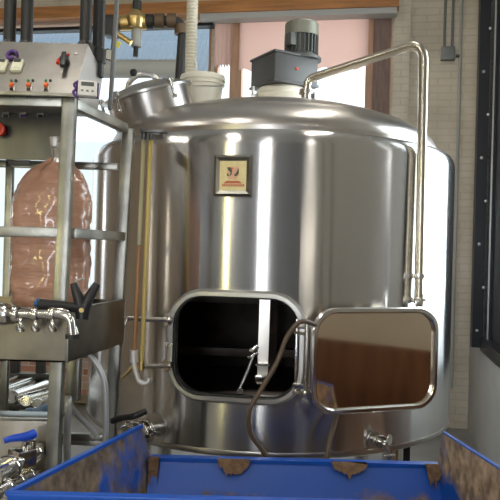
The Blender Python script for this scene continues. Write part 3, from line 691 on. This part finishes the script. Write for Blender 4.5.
b = B(); b.poly([(XE + .01, ay_ + .01, t1 - .03), (ax_ - .015, ay_ + .01, t1 - .03), (bx_ - .015, by_ - .01, t1 - .03), (XE + .01, by_ - .01, t1 - .03)], (0, 0, .006)); wp(b, 'perforated_shelf', 'trough', tr)
# ------------------------------------------------------------------ control console
XR = -.608
cn = thing('control_console', 'sloping stainless steel control console with orange buttons on the rack top', 'control panel', (XR - .3, 2.6, ztop + .018))
prof = [(2.375, CAMH + .512), (2.545, CAMH + .733), (2.81, CAMH + .690), (2.72, CAMH + .50)]
zz0 = CAMH + .508
b = B(); b.poly([(XR, y, z) for y, z in prof], (XE - XR, 0, 0)); cs = wp(b, 'housing', 'plate', cn, False)
ft = V((0, prof[1][0] - prof[0][0], prof[1][1] - prof[0][1])); FL = ft.length; ft.normalize(); fn = V((0, -ft.z, ft.y))
if fn.y > 0: fn = -fn
f0 = V((0, prof[0][0], prof[0][1]))
def face(px, py, up=0.):
    d = ray(px, py); t = (f0 - CAM).dot(fn) / d.dot(fn); return CAM + d * t + fn * up
def FB(b, px, py, w, h, d, bevel=.002, up=0):
    c = face(px, py, d / 2 + up); m = Matrix((V((1, 0, 0)), -fn, ft)).transposed(); return b.box(c, (w, d, h), m, bevel=bevel)
b = B(); b.box(((XR + XE) / 2, prof[0][0] - .002, prof[0][1] - .003), (XR - XE, .012, .010)); wp(b, 'front_lip', 'rack', cn)
for i, px in enumerate((12.5, 29.5, 47)):
    b = B(); FB(b, px, 88, .020, .034, .004); pbt = wp(b, 'button_plate', 'plate', cn)
    b = B(); FB(b, px - .5, 86.5, .013, .015, .014); wp(b, 'push_button', 'orange', pbt)
    b = B(); FB(b, px - 0.5, 90.5, .012, .007, .010); wp(b, 'stop_button', 'black', pbt)
    for dx in (-1, 3.5):
        b = B(); c = face(px + dx, 81, .0); b.lathe([(0, 0), (.0045, 0), (.0045, .005), (0, .006)], c, 10, zrot(fn)); wp(b, 'indicator', 'green' if dx < 0 else 'black', cn)
    b = B(); FB(b, px - 2, 97, .006, .004, .003, 0); FB(b, px + 1, 96.6, .005, .004, .003, 0); wp(b, 'printed_mark', 'black', cn)
b = B(); c = face(65, 63); b.lathe([(0, 0), (.017, 0), (.017, .02), (.014, .024), (0, .024)], c, 24, zrot(fn)); sw = wp(b, 'selector_switch', 'black', cn)
b = B(); c1 = face(66, 60, .03); c2 = face(64, 73, .03); b.bar(c1, c2, .016, .014, up=fn); wp(b, 'switch_lever', 'black', sw)
b = B(); pts = []
for k in range(9):
    a = math.radians(85 + k * 15); c = face(65, 62.5, .004); r = .025; pts.append(c + V((1, 0, 0)) * r * math.cos(a) + ft * r * math.sin(a))
b.tube(pts, .006, 8, 2); b.tube([face(63, 57, .006), face(70, 55.5, .006)], .004, 8); wp(b, 'red_marker', 'red', sw)
b = B(); c = face(76, 54); b.lathe([(0, 0), (.007, 0), (.007, .004), (0, .006)], c, 14, zrot(fn)); wp(b, 'lock_screw', 'steel', cn)
# lower back plate with sockets
YB = 2.70; zB0 = P(30, 160, YB).z
b = B(); b.box(((XR - .09 + XE) / 2, YB, (zB0 + CAMH + .50) / 2), (XR - .09 - XE, .012, CAMH + .50 - zB0)); lp = wp(b, 'lower_plate', 'backplate', cn)
for px in (6, 23, 40.5):
    b = B(); b.box(P(px, 114.5, YB - .012), (.026, .014, .024), bevel=.002); s1 = wp(b, 'socket', 'plate', lp)
    b = B(); b.box(P(px, 116, YB - .02), (.018, .008, .010)); wp(b, 'socket_opening', 'purple' if px == 23 else 'black', s1)
b = B(); c = P(2, 131, YB - .006); b.lathe([(0, 0), (.018, 0), (.020, .03), (.026, .034), (.024, .045), (0, .048)], c, 20, Matrix.Rotation(PI / 2, 3, 'X')); wp(b, 'emergency_button', 'red', lp)
b = B(); b.box(P(20, 163, YB - .03), (.085, .03, .02), bevel=.003); wp(b, 'cable_tray', 'black', lp)
# timers stuck on console
for i, (px, lab) in enumerate(((2, 'cream digital timer at the left edge of the photo on the console'), (18, 'cream digital timer beside the purple clip on the console'))):
    t = thing('digital_timer', lab, 'timer', face(px, 67), 'cream digital timers on the console')
    b = B(); FB(b, px, 67.5, .038, .060, .014, .004); wp(b, 'timer_case', 'cream', t)
    b = B(); FB(b, px + .5, 64, .024, .012, .003, 0, .014); wp(b, 'display', 'lcd', t)
    b = B(); FB(b, px - 2, 70.5, .006, .005, .003, 0, .014); FB(b, px + 1.5, 70.5, .006, .005, .003, 0, .014); wp(b, 'timer_button', 'white', t)
b = B(); c = face(12.5, 56.5, .008); pts = [c + V((1, 0, 0)) * .016 * math.cos(a) + ft * .020 * math.sin(a) for a in [k * PI / 7 for k in range(13)]]
b.tube(pts, .0065, 10, 2); o = b.build('purple_clip', 'purple'); tag(o, 'purple round clip hanging beside the cream timer', 'clip')
wt = thing('white_timer', 'white digital timer with purple back on the console corner', 'timer', face(86, 90))
mt3 = Matrix((V((.97, .22, 0)), V((-.22, .97, 0)), V((0, 0, 1)))).transposed() @ Matrix.Rotation(-.2, 3, 'X')
c = P(87.5, 89, 2.34); b = B(); b.box(c, (.063, .022, .056), mt3, bevel=.007); wp(b, 'timer_case', 'white', wt)
b = B(); b.box(c + V((-.004, .017, .0)), (.075, .012, .055), mt3, bevel=.003); wp(b, 'magnet_back', 'purple', wt)
b = B(); b.box(c + mt3 @ V((0, -.0115, .013)), (.042, .002, .014), mt3); wp(b, 'display', 'lcd', wt)
for k in (-1, 0, 1):
    b = B(); b.box(c + mt3 @ V((k * .017, -.0115, -.011)), (.008, .003, .006), mt3, bevel=.001); wp(b, 'timer_button', 'cap', wt)
b = B(); b.tube([c + V((-.03, 0, .025 - k * .0) ) for k in (0,)] + [c + V((-.045, 0, .015)), c + V((-.038, 0, .0)), c + V((-.048, 0, -.012)), c + V((-.035, 0, -.028))], .005, 8, 3); wp(b, 'coiled_cord', 'purple', wt)
# ------------------------------------------------------------------ brown bag
bc = P(49, 305, 2.68); zbt = P(50, 158, 2.68).z; zbb = t1 - .018
bag = thing('brown_bag', 'tied glossy bag of brown grain resting on the trough shelf', 'bag', (bc.x, 2.68, zbb))
b = B(); prof = [(0, 0), (.125, 0), (.140, .02), (.146, .08), (.144, .16), (.147, .24), (.146, .32), (.144, .38), (.137, .42), (.122, .46), (.098, .495), (.066, .52), (.038, .535), (.022, .55), (0, .552)]
H = zbt - zbb; sc = H / .55; N = 72; rings = []; pr2 = []
for i in range(len(prof) - 1):
    for j in range(6):
        t = j / 6; pr2.append((prof[i][0] * (1 - t) + prof[i + 1][0] * t, prof[i][1] * (1 - t) + prof[i + 1][1] * t))
pr2.append(prof[-1])
for r, z in pr2:
    ring = []
    sh = .02 * max(0, (z - .40) / .15)
    for k in range(N):
        a = k * 2 * PI / N; d = V((math.cos(a), math.sin(a), 0))
        w = noise.noise(V((d.x * 2.2, d.y * 2.2, z * 16))) * .010 + noise.noise(V((d.x * 5, d.y * 5, z * 45))) * .006 + (.012 * math.sin(a * 9 + z * 8) * max(0, (z - .40) / .15) if r > .02 else 0)
        rr = max(0, r + w * (1 if r > .03 else r / .03))
        ring.append(b.b.verts.new(V((bc.x + .0, 2.68, zbb + z * sc)) + V((d.x * rr * 1.02 + sh, d.y * rr * .80, 0))))
    rings.append(ring)
for i in range(len(rings) - 1):
    for k in range(N): b.b.faces.new((rings[i][k], rings[i][(k + 1) % N], rings[i + 1][(k + 1) % N], rings[i + 1][k]))
wp(b, 'bag_body', 'bag', bag)
b = B(); cc = V((bc.x + .028, 2.67, zbt - .012))
for k in range(9):
    a = k * 2 * PI / 9; b.tube([cc + V((0, 0, -.01)), cc + V((.014 * math.cos(a), .014 * math.sin(a), .02)), cc + V((.030 * math.cos(a) + .01, .03 * math.sin(a), .05 + .02 * (k % 3)))], .008, 7, 3, radii=[.011, .014, .020])
b.lathe([(.018, -.008), (.030, -.008), (.030, .008), (.018, .008)], cc, 16); wp(b, 'gathered_neck', 'foil', bag)
# ------------------------------------------------------------------ manifold
my = 2.30; mf = thing('pipe_manifold', 'stainless pipe manifold with elbow running along the trough front', 'pipe', P(30, 330, my))
b = B(); b.tube(fillet([P(-20, 314, my), P(60, 314, my), P(70, 318, my), P(72, 336, my)], .06, 10), .016, 18); mp_ = wp(b, 'manifold_tube', 'chrome', mf)
b = B(); b.tube(fillet([P(52, 310, my + .03), P(68, 311, my + .03), P(76, 334, my + .03)], .05, 8), .010, 14); wp(b, 'side_tube', 'chrome', mf)
for px, r in ((3, .036), (16, .030), (52, .022), (35, .024)):
    b = B(); clampring(b, P(px, 314, my), V((1, 0, 0)), r, .010 if px != 3 else .02); wp(b, 'clamp_ring', 'chrome', mf)
for px in (20, 35, 52):
    b = B(); c = P(px, 328, my + .02); b.tube([P(px, 316, my), P(px + 1, 325, my - .01), P(px + 3, 331, my)], .007, 10, 3); b.lathe([(.0, 0), (.014, 0), (.014, .012), (0, .012)], c, 14, zrot(V((.4, -1, .2)).normalized())); wp(b, 'sample_valve', 'chrome', mf)
b = B(); b.lathe([(.017, -.008), (.023, -.008), (.023, .006), (.017, .006)], P(72.3, 336, my), 16); wp(b, 'end_collar', 'blackpipe', mf)
for px in (12, 44):
    b = B(); b.bar(P(px, 316, my), P(px, 322, ay_ + .0) , .016); wp(b, 'wall_bracket', 'steel', mf)
# ------------------------------------------------------------------ black spring clamp
sc_ = thing('spring_clamp', 'black hand clamp with blue tip lying on the trough corner', 'clamp', P(82, 315, 2.42))
cy = 2.38
b = B(); b.tube([P(37, 304.5, cy - .05), P(60, 306, cy - .03), P(84, 309, cy)], .016, 12, 4, radii=[.021, .017, .016]); wp(b, 'clamp_handle', 'black', sc_)
b = B(); c = P(37, 302.5, cy - .052); b.lathe([(0, -.008), (.012, -.006), (.016, 0), (.012, .007), (0, .009)], c, 14, zrot(V((-1, -.6, .4)).normalized())); wp(b, 'tip_cap', mat('dull_blue_plastic', (.03, .12, .32), .4), sc_)
b = B(); b.tube([P(82, 318, cy), P(79, 300, cy), P(76, 291, cy), P(73.5, 283, cy)], .012, 10, 4, radii=[.022, .019, .016, .011]); wp(b, 'clamp_jaw', 'black', sc_)
b = B(); b.tube([P(82, 318, cy), P(86, 304, cy), P(91, 294, cy + .01), P(97, 284, cy + .02)], .012, 10, 4, radii=[.022, .019, .017, .013]); wp(b, 'clamp_jaw', 'black', sc_)
b = B(); b.lathe([(0, -.010), (.008, -.010), (.008, .010), (0, .010)], P(82, 310, cy - .015), 14, zrot(V((0, 1, 0)))); wp(b, 'pivot_pin', 'brass', sc_)
b = B(); b.tube([P(76, 281, cy), P(84, 278, cy)], .004, 8); wp(b, 'wire_spring', 'steel', sc_)
# ------------------------------------------------------------------ lower cabinet and valve
cbt = thing('pump_cabinet', 'stainless steel pump cabinet low in the rack behind the blue handled valve', 'cabinet', (-1.0, 2.6, 0))
zc = P(30, 422, 2.40).z; cxr = A0.x - .015
b = B(); b.box(((XE + cxr) / 2, 2.47, zc / 2 + .03), (cxr - XE, .07, zc - .06), bevel=.006); wp(b, 'cabinet_body', 'trough', cbt)
b = B(); b.box(((XE + cxr) / 2, 2.465, zc + .004), (cxr - XE + .01, .09, .014), bevel=.003); wp(b, 'cabinet_top', 'rack', cbt)
b = B(); b.bar((cxr - .02, 2.435, zc - .02), (cxr - .02, 2.435, .1), .02, up=V((0, 1, 0))); wp(b, 'corner_strip', 'rack', cbt)
vy = 2.22
vl = thing('ball_valve', 'stainless ball valve with blue lever handle in front of the pump cabinet', 'valve', P(18, 470, vy))
b = B(); cylp(b, P(40, 450, 2.42), P(-6, 477, 2.05), .024); clampring(b, P(33, 454, 2.36), (P(40, 450, 2.42) - P(-6, 477, 2.05)).normalized(), .036); clampring(b, P(8, 469, 2.16), (P(40, 450, 2.42) - P(-6, 477, 2.05)).normalized(), .042)
wp(b, 'valve_tube', 'chrome', vl)
b = B(); c = P(22, 457, 2.26); b.box(c, (.07, .07, .06), Matrix.Rotation(-.7, 3, 'Z'), bevel=.012); cylp(b, c, P(26, 441, 2.26), .012); wp(b, 'valve_body', 'chrome', vl)
b = B(); b.tube([P(4, 441, 2.22), P(12, 438.5, 2.23), P(24, 437, 2.25), P(34, 434, 2.28)], .012, 12, 4, radii=[.009, .011, .014, .016]); wp(b, 'lever_handle', 'blue', vl)
b = B(); b.tube(fillet([P(26, 440, 2.26), P(34, 440, 2.28), P(33, 452, 2.3)], .02), .008); wp(b, 'lever_bracket', 'chrome', vl)
v2 = thing('hose_coupling', 'clamped stainless coupling in the lower left corner below the blue handled valve', 'coupling', P(12, 490, 2.05))
b = B(); cylp(b, P(36, 474, 2.40), P(-10, 496, 1.98), .022); d = (P(36, 474, 2.40) - P(-10, 496, 1.98)).normalized()
wp(b, 'coupling_tube', 'chrome', v2)
for t in (.25, .5, .75):
    b = B(); clampring(b, P(36, 474, 2.40) * (1 - t) + P(-10, 496, 1.98) * t, d, .036); wp(b, 'clamp_ring', 'chrome', v2)
# grey hoses and pipe below the trough
def hose(nm, pts, r, m, lab, cat_='hose', sm=8):
    b = B(); b.tube(pts, r, 14, sm); o = b.build(nm, m); tag(o, lab, cat_); return o
hose('drain_hose', [P(68, 475, 2.6), P(67, 440, 2.6), P(68, 405, 2.6), P(69, 398, 2.62)], .014, 'hosegrey', 'short upright grey hose beside the front rack leg')
hose('drain_hose', [P(88, 354, 2.68), P(94, 360, 2.68), P(102, 374, 2.68), P(106, 395, 2.68), (P(105.5, 450, 2.68))], .0115, 'hosegrey', 'long curved grey hose dropping from the trough')
hose('drain_hose', [P(67, 399, 2.75), P(75, 412, 2.8), P(88, 425, 2.82), P(97, 436, 2.84)], .011, 'hosegrey', 'grey hose slanting behind the two upright ones')
hose('black_hose', [P(112, 421, 2.85), P(122, 418, 2.83), P(134, 416, 2.8), P(146, 411, 2.82)], .013, 'black', 'short black hose lying by the left drain port of the tank')
pb = thing('drain_pipe', 'square stainless down pipe under the trough between the rack legs', 'pipe', P(74, 395, 2.62))
b = B(); b.bar(P(75, 352, 2.65), P(73, 400, 2.65), .05, up=V((0, 1, 0))); wp(b, 'pipe_body', 'rack', pb)
b = B(); b.lathe([(.03, 0), (.05, 0), (.05, .02), (.03, .02)], P(75, 357, 2.65), 16); wp(b, 'pipe_flange', 'steel', pb)
# low shelf bar with tubes
b = B(); b.bar(P(62, 440, 2.98), P(112, 443, 3.0), .03); o = b.build('pipe_rail', 'steel'); tag(o, 'short stainless rail with pale bands low behind the grey hoses', 'rail')
# ------------------------------------------------------------------ stainless tubes stored behind
tr_ = thing('tube_stand', 'dark stand holding the spare stainless tubes left of the rack leg', 'stand', P(20, 440, 4.0))
for px in (12, 38):
    b = B(); x = P(px, 380, 4.05); b.bar((x.x, 4.1, 0.0), (x.x, 4.1, P(px, 335, 4.1).z), .05, up=V((0, 1, 0))); wp(b, 'stand_post', 'blackframe', tr_)
for yy in (372, 388, 403, 414):
    b = B(); b.bar(V((P(-25, yy, 4.05).x, 4.06, P(20, yy + 4, 4.05).z)), V((P(58, yy, 4.05).x, 4.06, P(20, yy + 4, 4.05).z)), .03); wp(b, 'stand_shelf', 'blackpipe', tr_)
tubes = [((1, 385), (18, 378), 0.022, 'topmost short tube'), ((2, 392), (36, 380), 0.026, 'second tube from the top'), ((10, 397), (54, 382), 0.027, 'large middle tube pointing at the camera'), ((25, 401), (56, 391), 0.022, 'lower tube just under the large middle one'), ((37, 404), (58, 396), 0.022, 'lowest tube nearest the rack leg')]
for (a, c, r, lab) in tubes:
    p0, p1 = P(*a, 3.55), P(*c, 4.1)
    t = thing('steel_tube', 'spare polished stainless tube in the stand, ' + lab, 'tube', p0, 'spare tubes in the stand')
    b = B(); d = (p1 - p0).normalized(); b.lathe([(r * .85, .02), (r * .85, 0), (r, 0), (r, (p1 - p0).length), (0, (p1 - p0).length)], p0, 24, zrot(d)); wp(b, 'tube_body', 'chrome', t)
    b = B(); clampring(b, p0 + d * .02, d, r * 1.3); wp(b, 'tube_ferrule', 'chrome', t)
hose('blue_hose', [V((-1.7, 3.2, .03)), V((-1.35, 3.25, .10)), P(20, 425, 3.4), P(35, 415, 3.4), P(56, 408, 3.45), P(57, 425, 3.5), P(56, 470, 3.5)], .028, mat('pale_blue_hose', (.16, .27, .42), .4), 'fat pale blue hose below the spare stainless tubes')
b = B(); b.box(RW(-4.6, -.9, .75), (1.2, .12, 1.5), Matrix.Rotation(-YA, 3, 'Z')); 
b.b.free()
b = B(); b.box((-4.35, -.12, .55), (2.6, .2, .85)); o = room(b, 'brick_pier', 'brickred'); tag(o, 'low red brick pier behind the spare tubes', 'brick wall')
# ------------------------------------------------------------------ pipes at upper left
for (p, w, d_, lab) in ((11, 12, 2.68, 'leftmost of the four black upright pipes'), (28, 12, 2.68, 'second black upright pipe from the left'), (87, 12, 2.66, 'third black upright pipe, left one of the pair beside the console'), (100, 12, 2.74, 'fourth black upright pipe, nearest the tank')):
    r = w / 2 / F * d_; b = B(); bt = P(p - 2, 60, d_); bt.z = CAMH + (.70 if p < 100 else .66); cylp(b, bt, V((bt.x, bt.y, HC)), r, n=20)
    b.lathe([(r, .0), (r * 1.3, .0), (r * 1.3, .05), (r, .06)], (bt.x, bt.y, CAMH + .715), 20)
    o = b.build('black_pipe', 'blackpipe'); tag(o, lab + ' above the console', 'pipe', 'black upright pipes')
b = B(); b.tube([P(118, -15, 3.3), P(110, 110, 3.3)], .011, 12); o = b.build('steel_rod', 'conduit'); tag(o, 'thin grey upright rod left of the brass valve', 'rod')
gy = 4.6
gp = thing('gas_pipe', 'black threaded gas pipe with elbow hanging above the tank manway', 'pipe', P(182, 80, gy))
b = B(); b.tube(fillet([P(108, 23, gy), P(184, 20.5, gy), P(179, 92, gy)], .10, 8), .034, 20, radii=None); wp(b, 'pipe_run', 'blackpipe', gp)
for (px, py, dr) in ((160, 21, V((1, 0, 0))), (149, 21.5, V((1, 0, 0))), (172, 20.8, V((1, 0, 0))), (182, 30, V((0, 0, 1)))):
    b = B(); b.lathe([(.034, -.03), (.050, -.03), (.050, .03), (.034, .03)], P(px, py, gy), 20, zrot(dr)); wp(b, 'pipe_coupling', mat('rusty_iron', (.16, .11, .07), .5, .5) if px != 149 else 'blackpipe', gp)
bv = thing('brass_valve', 'brass regulator valve on the black gas pipe under the timber beam', 'valve', P(136, 22, gy))
b = B(); b.lathe([(.0, -.06), (.055, -.055), (.07, -.02), (.07, .01), (.05, .03), (.03, .06), (.02, .09), (0, .09)], P(136, 20, gy - .03), 24); cylp(b, P(120, 23, gy - .03), P(146, 22, gy - .03), .05); wp(b, 'valve_body', 'brass', bv)
b = B(); cylp(b, P(137, 27, gy - .02), P(136, 47, gy - .02), .034); q = wp(b, 'drip_leg', 'conduitpale', bv)
b = B(); cylp(b, P(136, 47, gy - .02), P(135.5, 57, gy - .02), .016); wp(b, 'drip_nozzle', 'blackpipe', bv)
b = B(); q0 = P(137, 14, gy - .03); cylp(b, q0, V((q0.x, q0.y, HC)), .018); b.lathe([(0, -.03), (.03, -.03), (.03, .03), (0, .03)], P(137, 6, gy - .03), 16); wp(b, 'valve_stem', 'blackpipe', bv)
sol = thing('solenoid_valve', 'black actuator with a brass arm and yellow tag beside the grey rod', 'valve', P(115, 35, 4.5))
b = B(); b.box(P(112, 27, 4.52), (.09, .12, .13), bevel=.015); wp(b, 'actuator_case', 'black', sol)
b = B(); cylp(b, P(116, 33, 4.45), P(131, 43, 4.45), .018); wp(b, 'brass_arm', 'brass', sol)
b = B(); b.poly([P(117, 41, 4.4), P(121, 42, 4.4), P(119, 48, 4.4), P(114, 46, 4.4)], (0, .004, 0)); wp(b, 'paper_tag', 'tagyellow', sol)
b = B(); b.lathe([(.0, -.02), (.03, -.02), (.03, .02), (0, .02)], P(110, 55, 4.45), 20, zrot(V((-.4, -1, 0)).normalized())); wp(b, 'pressure_gauge', 'white', sol)
b = B(); b.lathe([(.022, -.024), (.036, -.024), (.036, .02), (.022, .02)], P(109, 55, 4.46), 20, zrot(V((-.4, -1, 0)).normalized())); wp(b, 'gauge_rim', 'black', sol)
b = B(); b.tube([P(113, 36, 4.5), P(112, 50, 4.5)], .008); wp(b, 'gauge_stem', 'black', sol)
# duct
b = B(); y0 = 5.75; a0 = P(20, 69, 6.1); a1 = P(196, 69, 5.95); a1.z = a0.z = P(140, 69, 6.).z; cylp(b, a0, a1, .078, n=28); o = b.build('white_duct', 'duct'); tag(o, 'horizontal pale grey duct crossing the back window behind the brass valve', 'duct')
# ribbed hose + bucket
rb = B(); hp0, hp1 = P(195, -50, 4.25), P(190, 82, 4.25); hp0.z = HC; n = 320; pts, rad = [], []
for i in range(n + 1):
    t = i / n; pts.append(hp0.lerp(hp1, t)); rad.append(.034 + .002 * math.sin(i * 1.7))
rb.tube(pts, .03, 16, radii=rad); o = rb.build('ribbed_hose', 'hosewhite'); tag(o, 'cream ribbed hose hanging down into the white bucket', 'hose')
bk = thing('plastic_bucket', 'white plastic bucket with lid standing on the tank dome', 'bucket', P(202, 102, 4.0))
bz0, bz1 = P(202, 110, 4.0), P(202, 74, 4.0)
hB = bz1.z - bz0.z
b = B(); b.lathe([(.098, 0), (.100, .004), (.116, hB * .62), (.116, hB * .66), (.126, hB * .67), (.126, hB * .70), (.118, hB * .71), (.119, hB * .80), (0, hB * .80)], (bz0.x, 4.0, bz0.z), 40); wp(b, 'bucket_body', 'bucket', bk)
b = B(); b.lathe([(.128, hB * .78), (.130, hB * .86), (.124, hB * .93), (.112, hB * .95), (.0, hB * .97)], (bz0.x, 4.0, bz0.z), 40); wp(b, 'bucket_lid', 'bucket', bk)
b = B(); pts = []
for k in range(13):
    a = math.radians(180 + k * 15); pts.append(V((bz0.x + .128 * math.cos(a), 4.0 + .128 * math.sin(a), bz0.z + hB * .68 - .03 * math.sin(PI * k / 12))))
b.tube(pts, .0035, 8); wp(b, 'wire_handle', 'steel', bk)
# ------------------------------------------------------------------ wall conduit with switch box
cx1, cz1 = backpx(448, 53, .05)
eb = thing('electrical_box', 'small grey electrical box with two conduits on the white brick wall', 'electrical box', RW(cx1, -.05, cz1))
def rpart(b, nm, m, par):
    o = b.build(nm, m, None); 
    for v in o.data.vertices: v.co = ROOMM @ v.co - par.location
    o.parent = par; return o
b = B(); b.box((cx1, -.03, cz1), (.115, .06, .115), bevel=.006); rpart(b, 'box_body', 'conduit', eb)
b = B(); b.lathe([(0, 0), (.012, 0), (.012, .03), (0, .03)], (cx1 + .07, -.03, cz1 - .02), 12, Matrix.Rotation(PI / 2, 3, 'Y')); rpart(b, 'box_knob', 'black', eb)
for dx in (-.03, .035):
    b = B(); cylp(b, (cx1 + dx, -.02, cz1 + .05), (cx1 + dx, -.02, HC), .011); rpart(b, 'conduit', 'conduit', eb)
xa, za_ = backpx(459, 100, .03)
b = B(); cylp(b, (xa, -.02, .35), (xa, -.02, HC), .014); o = room(b, 'wall_conduit', 'conduitpale'); tag(o, 'thin painted conduit running up the white brick wall', 'pipe')
# ------------------------------------------------------------------ unseen boards, added so the hatch lid mirrors brown
b = B(); b.box((-.07, -3.62, .50), (.06, 1.55, 1.0), bevel=.006); o = room(b, 'lid_reflection_board', 'brownwood'); tag(o, 'brown wooden board added out of view to give the hatch lid its brown reflection', 'board')
b = B(); b.poly([(-.12, -2.95, .0), (-.12, -3.9, .0), (-.12, -3.8, .55), (-.12, -3.45, .70), (-.12, -3.25, .66)], (.015, 0, 0)); o = room(b, 'lid_reflection_sheet', 'woodpost'); tag(o, 'paler sheet added on the unseen brown board to shape the lid reflection', 'board')
# ceiling lamps out of frame, added to brighten the room
for (x, y, sx) in ((-3.9, -4.6, .16), (-2.1, -5.0, .16), (-.9, -7.4, .16), (-2.9, -8.2, .16), (.8, -6.0, .16), (-.75, -2.5, .12)):
    lp_ = thing('added_ceiling_lamp', 'long white lamp with glowing tube, added out of view to brighten the room', 'lamp', RW(x, y, HC - .3), 'added ceiling lamps')
    b = B(); b.box((x, y, HC - .20), (sx + .06, 1.3, .06)); rpart(b, 'lamp_housing', 'white', lp_)
    b = B(); b.box((x, y, HC - .245), (sx, 1.24, .03)); rpart(b, 'lamp_tube', 'lamp', lp_)
    b = B(); cylp(b, (x, y, HC - .18), (x, y, HC), .01); rpart(b, 'lamp_stem', 'white', lp_)
# ------------------------------------------------------------------ light
W = bpy.data.worlds.new('World'); SC.world = W; W.use_nodes = True
bg = W.node_tree.nodes['Background']; bg.inputs[0].default_value = (.82, .91, 1., 1); bg.inputs[1].default_value = 2.0
def area(nm, loc, d, sx, sy, e, col=(1, 1, 1)):
    l = bpy.data.lights.new(nm, 'AREA'); l.shape = 'RECTANGLE'; l.size = sx; l.size_y = sy; l.energy = e; l.color = col
    o = bpy.data.objects.new(nm, l); COL.objects.link(o); o.location = loc; o.rotation_euler = V(d).to_track_quat('-Z', 'Z').to_euler(); return o
area('daylight_right', RW(.40, (WR0 + WR1) / 2, (zb + 3.75) / 2), E1 * -1, 2.1, 2.9, 190, (.88, .94, 1))
area('daylight_back', RW(-1.3, .9, 3.0), E2 - V((0, 0, .2)), 2.0, 2.2, 60, (.92, .96, 1))
def slot(side, r, z0, z1, rad, col):
    w, h = (r[1] - r[0]) * 1.15, z1 - z0; c = (r[0] + r[1]) / 2; zc_ = (z0 + z1) / 2; e = rad * PI * w * h
    if side == 'front': area('streak_light_front', RW(c, YF - .27, zc_), -E2, w, h, e, col)  # added light behind an invented front opening, makes a tank streak
    if side == 'left': area('streak_light_left', RW(XL - .27, c, zc_), E1, w, h, e, col)  # added light behind an invented left opening, mirrored as a streak
    if side == 'right': area('streak_light_right', RW(.27, c, zc_), -E1, w, h, e, col)  # added light behind an invented right slit, for a thin tank streak
slot('front', FRONT_STREAKS[0], .3, 3.8, 14, (.95, .97, 1))
slot('front', FRONT_STREAKS[1], .3, 3.8, 20, (1, .86, .30))
slot('left', LEFT_STREAKS[0], .4, 3.7, 12, (1, .95, .92))
slot('left', LEFT_STREAKS[1], .4, 3.7, 10, (1, .84, .66))
slot('left', LEFT_STREAKS[2], .4, 3.7, 11, (1, .88, .45))
slot('left', LEFT_STREAKS[3], .4, 3.7, 7, (1, .95, .9))
slot('right', RIGHT_STREAKS[0], .5, 3.6, 8, (1, .95, .85))
slot('right', RIGHT_STREAKS[1], .5, 3.6, 8, (1, .9, .72))
slot('right', RIGHT_STREAKS[2], .5, 3.6, 9, (1, .92, .78))
sp = bpy.data.lights.new('arm_fill_spot', 'SPOT'); sp.energy = 260; sp.spot_size = math.radians(34); sp.spot_blend = .5; sp.shadow_soft_size = .04  # added spot without a fixture, brightens the mixing arm
so = bpy.data.objects.new('arm_fill_spot', sp); COL.objects.link(so); tgt = P(262, 350, 3.55); so.location = (tgt.x, 3.30, zt_ + .05); so.rotation_euler = (tgt - so.location).to_track_quat('-Z', 'Y').to_euler()
SC.view_settings.view_transform = 'Standard'; SC.view_settings.look = 'None'; SC.view_settings.exposure = -.08; SC.view_settings.gamma = 1
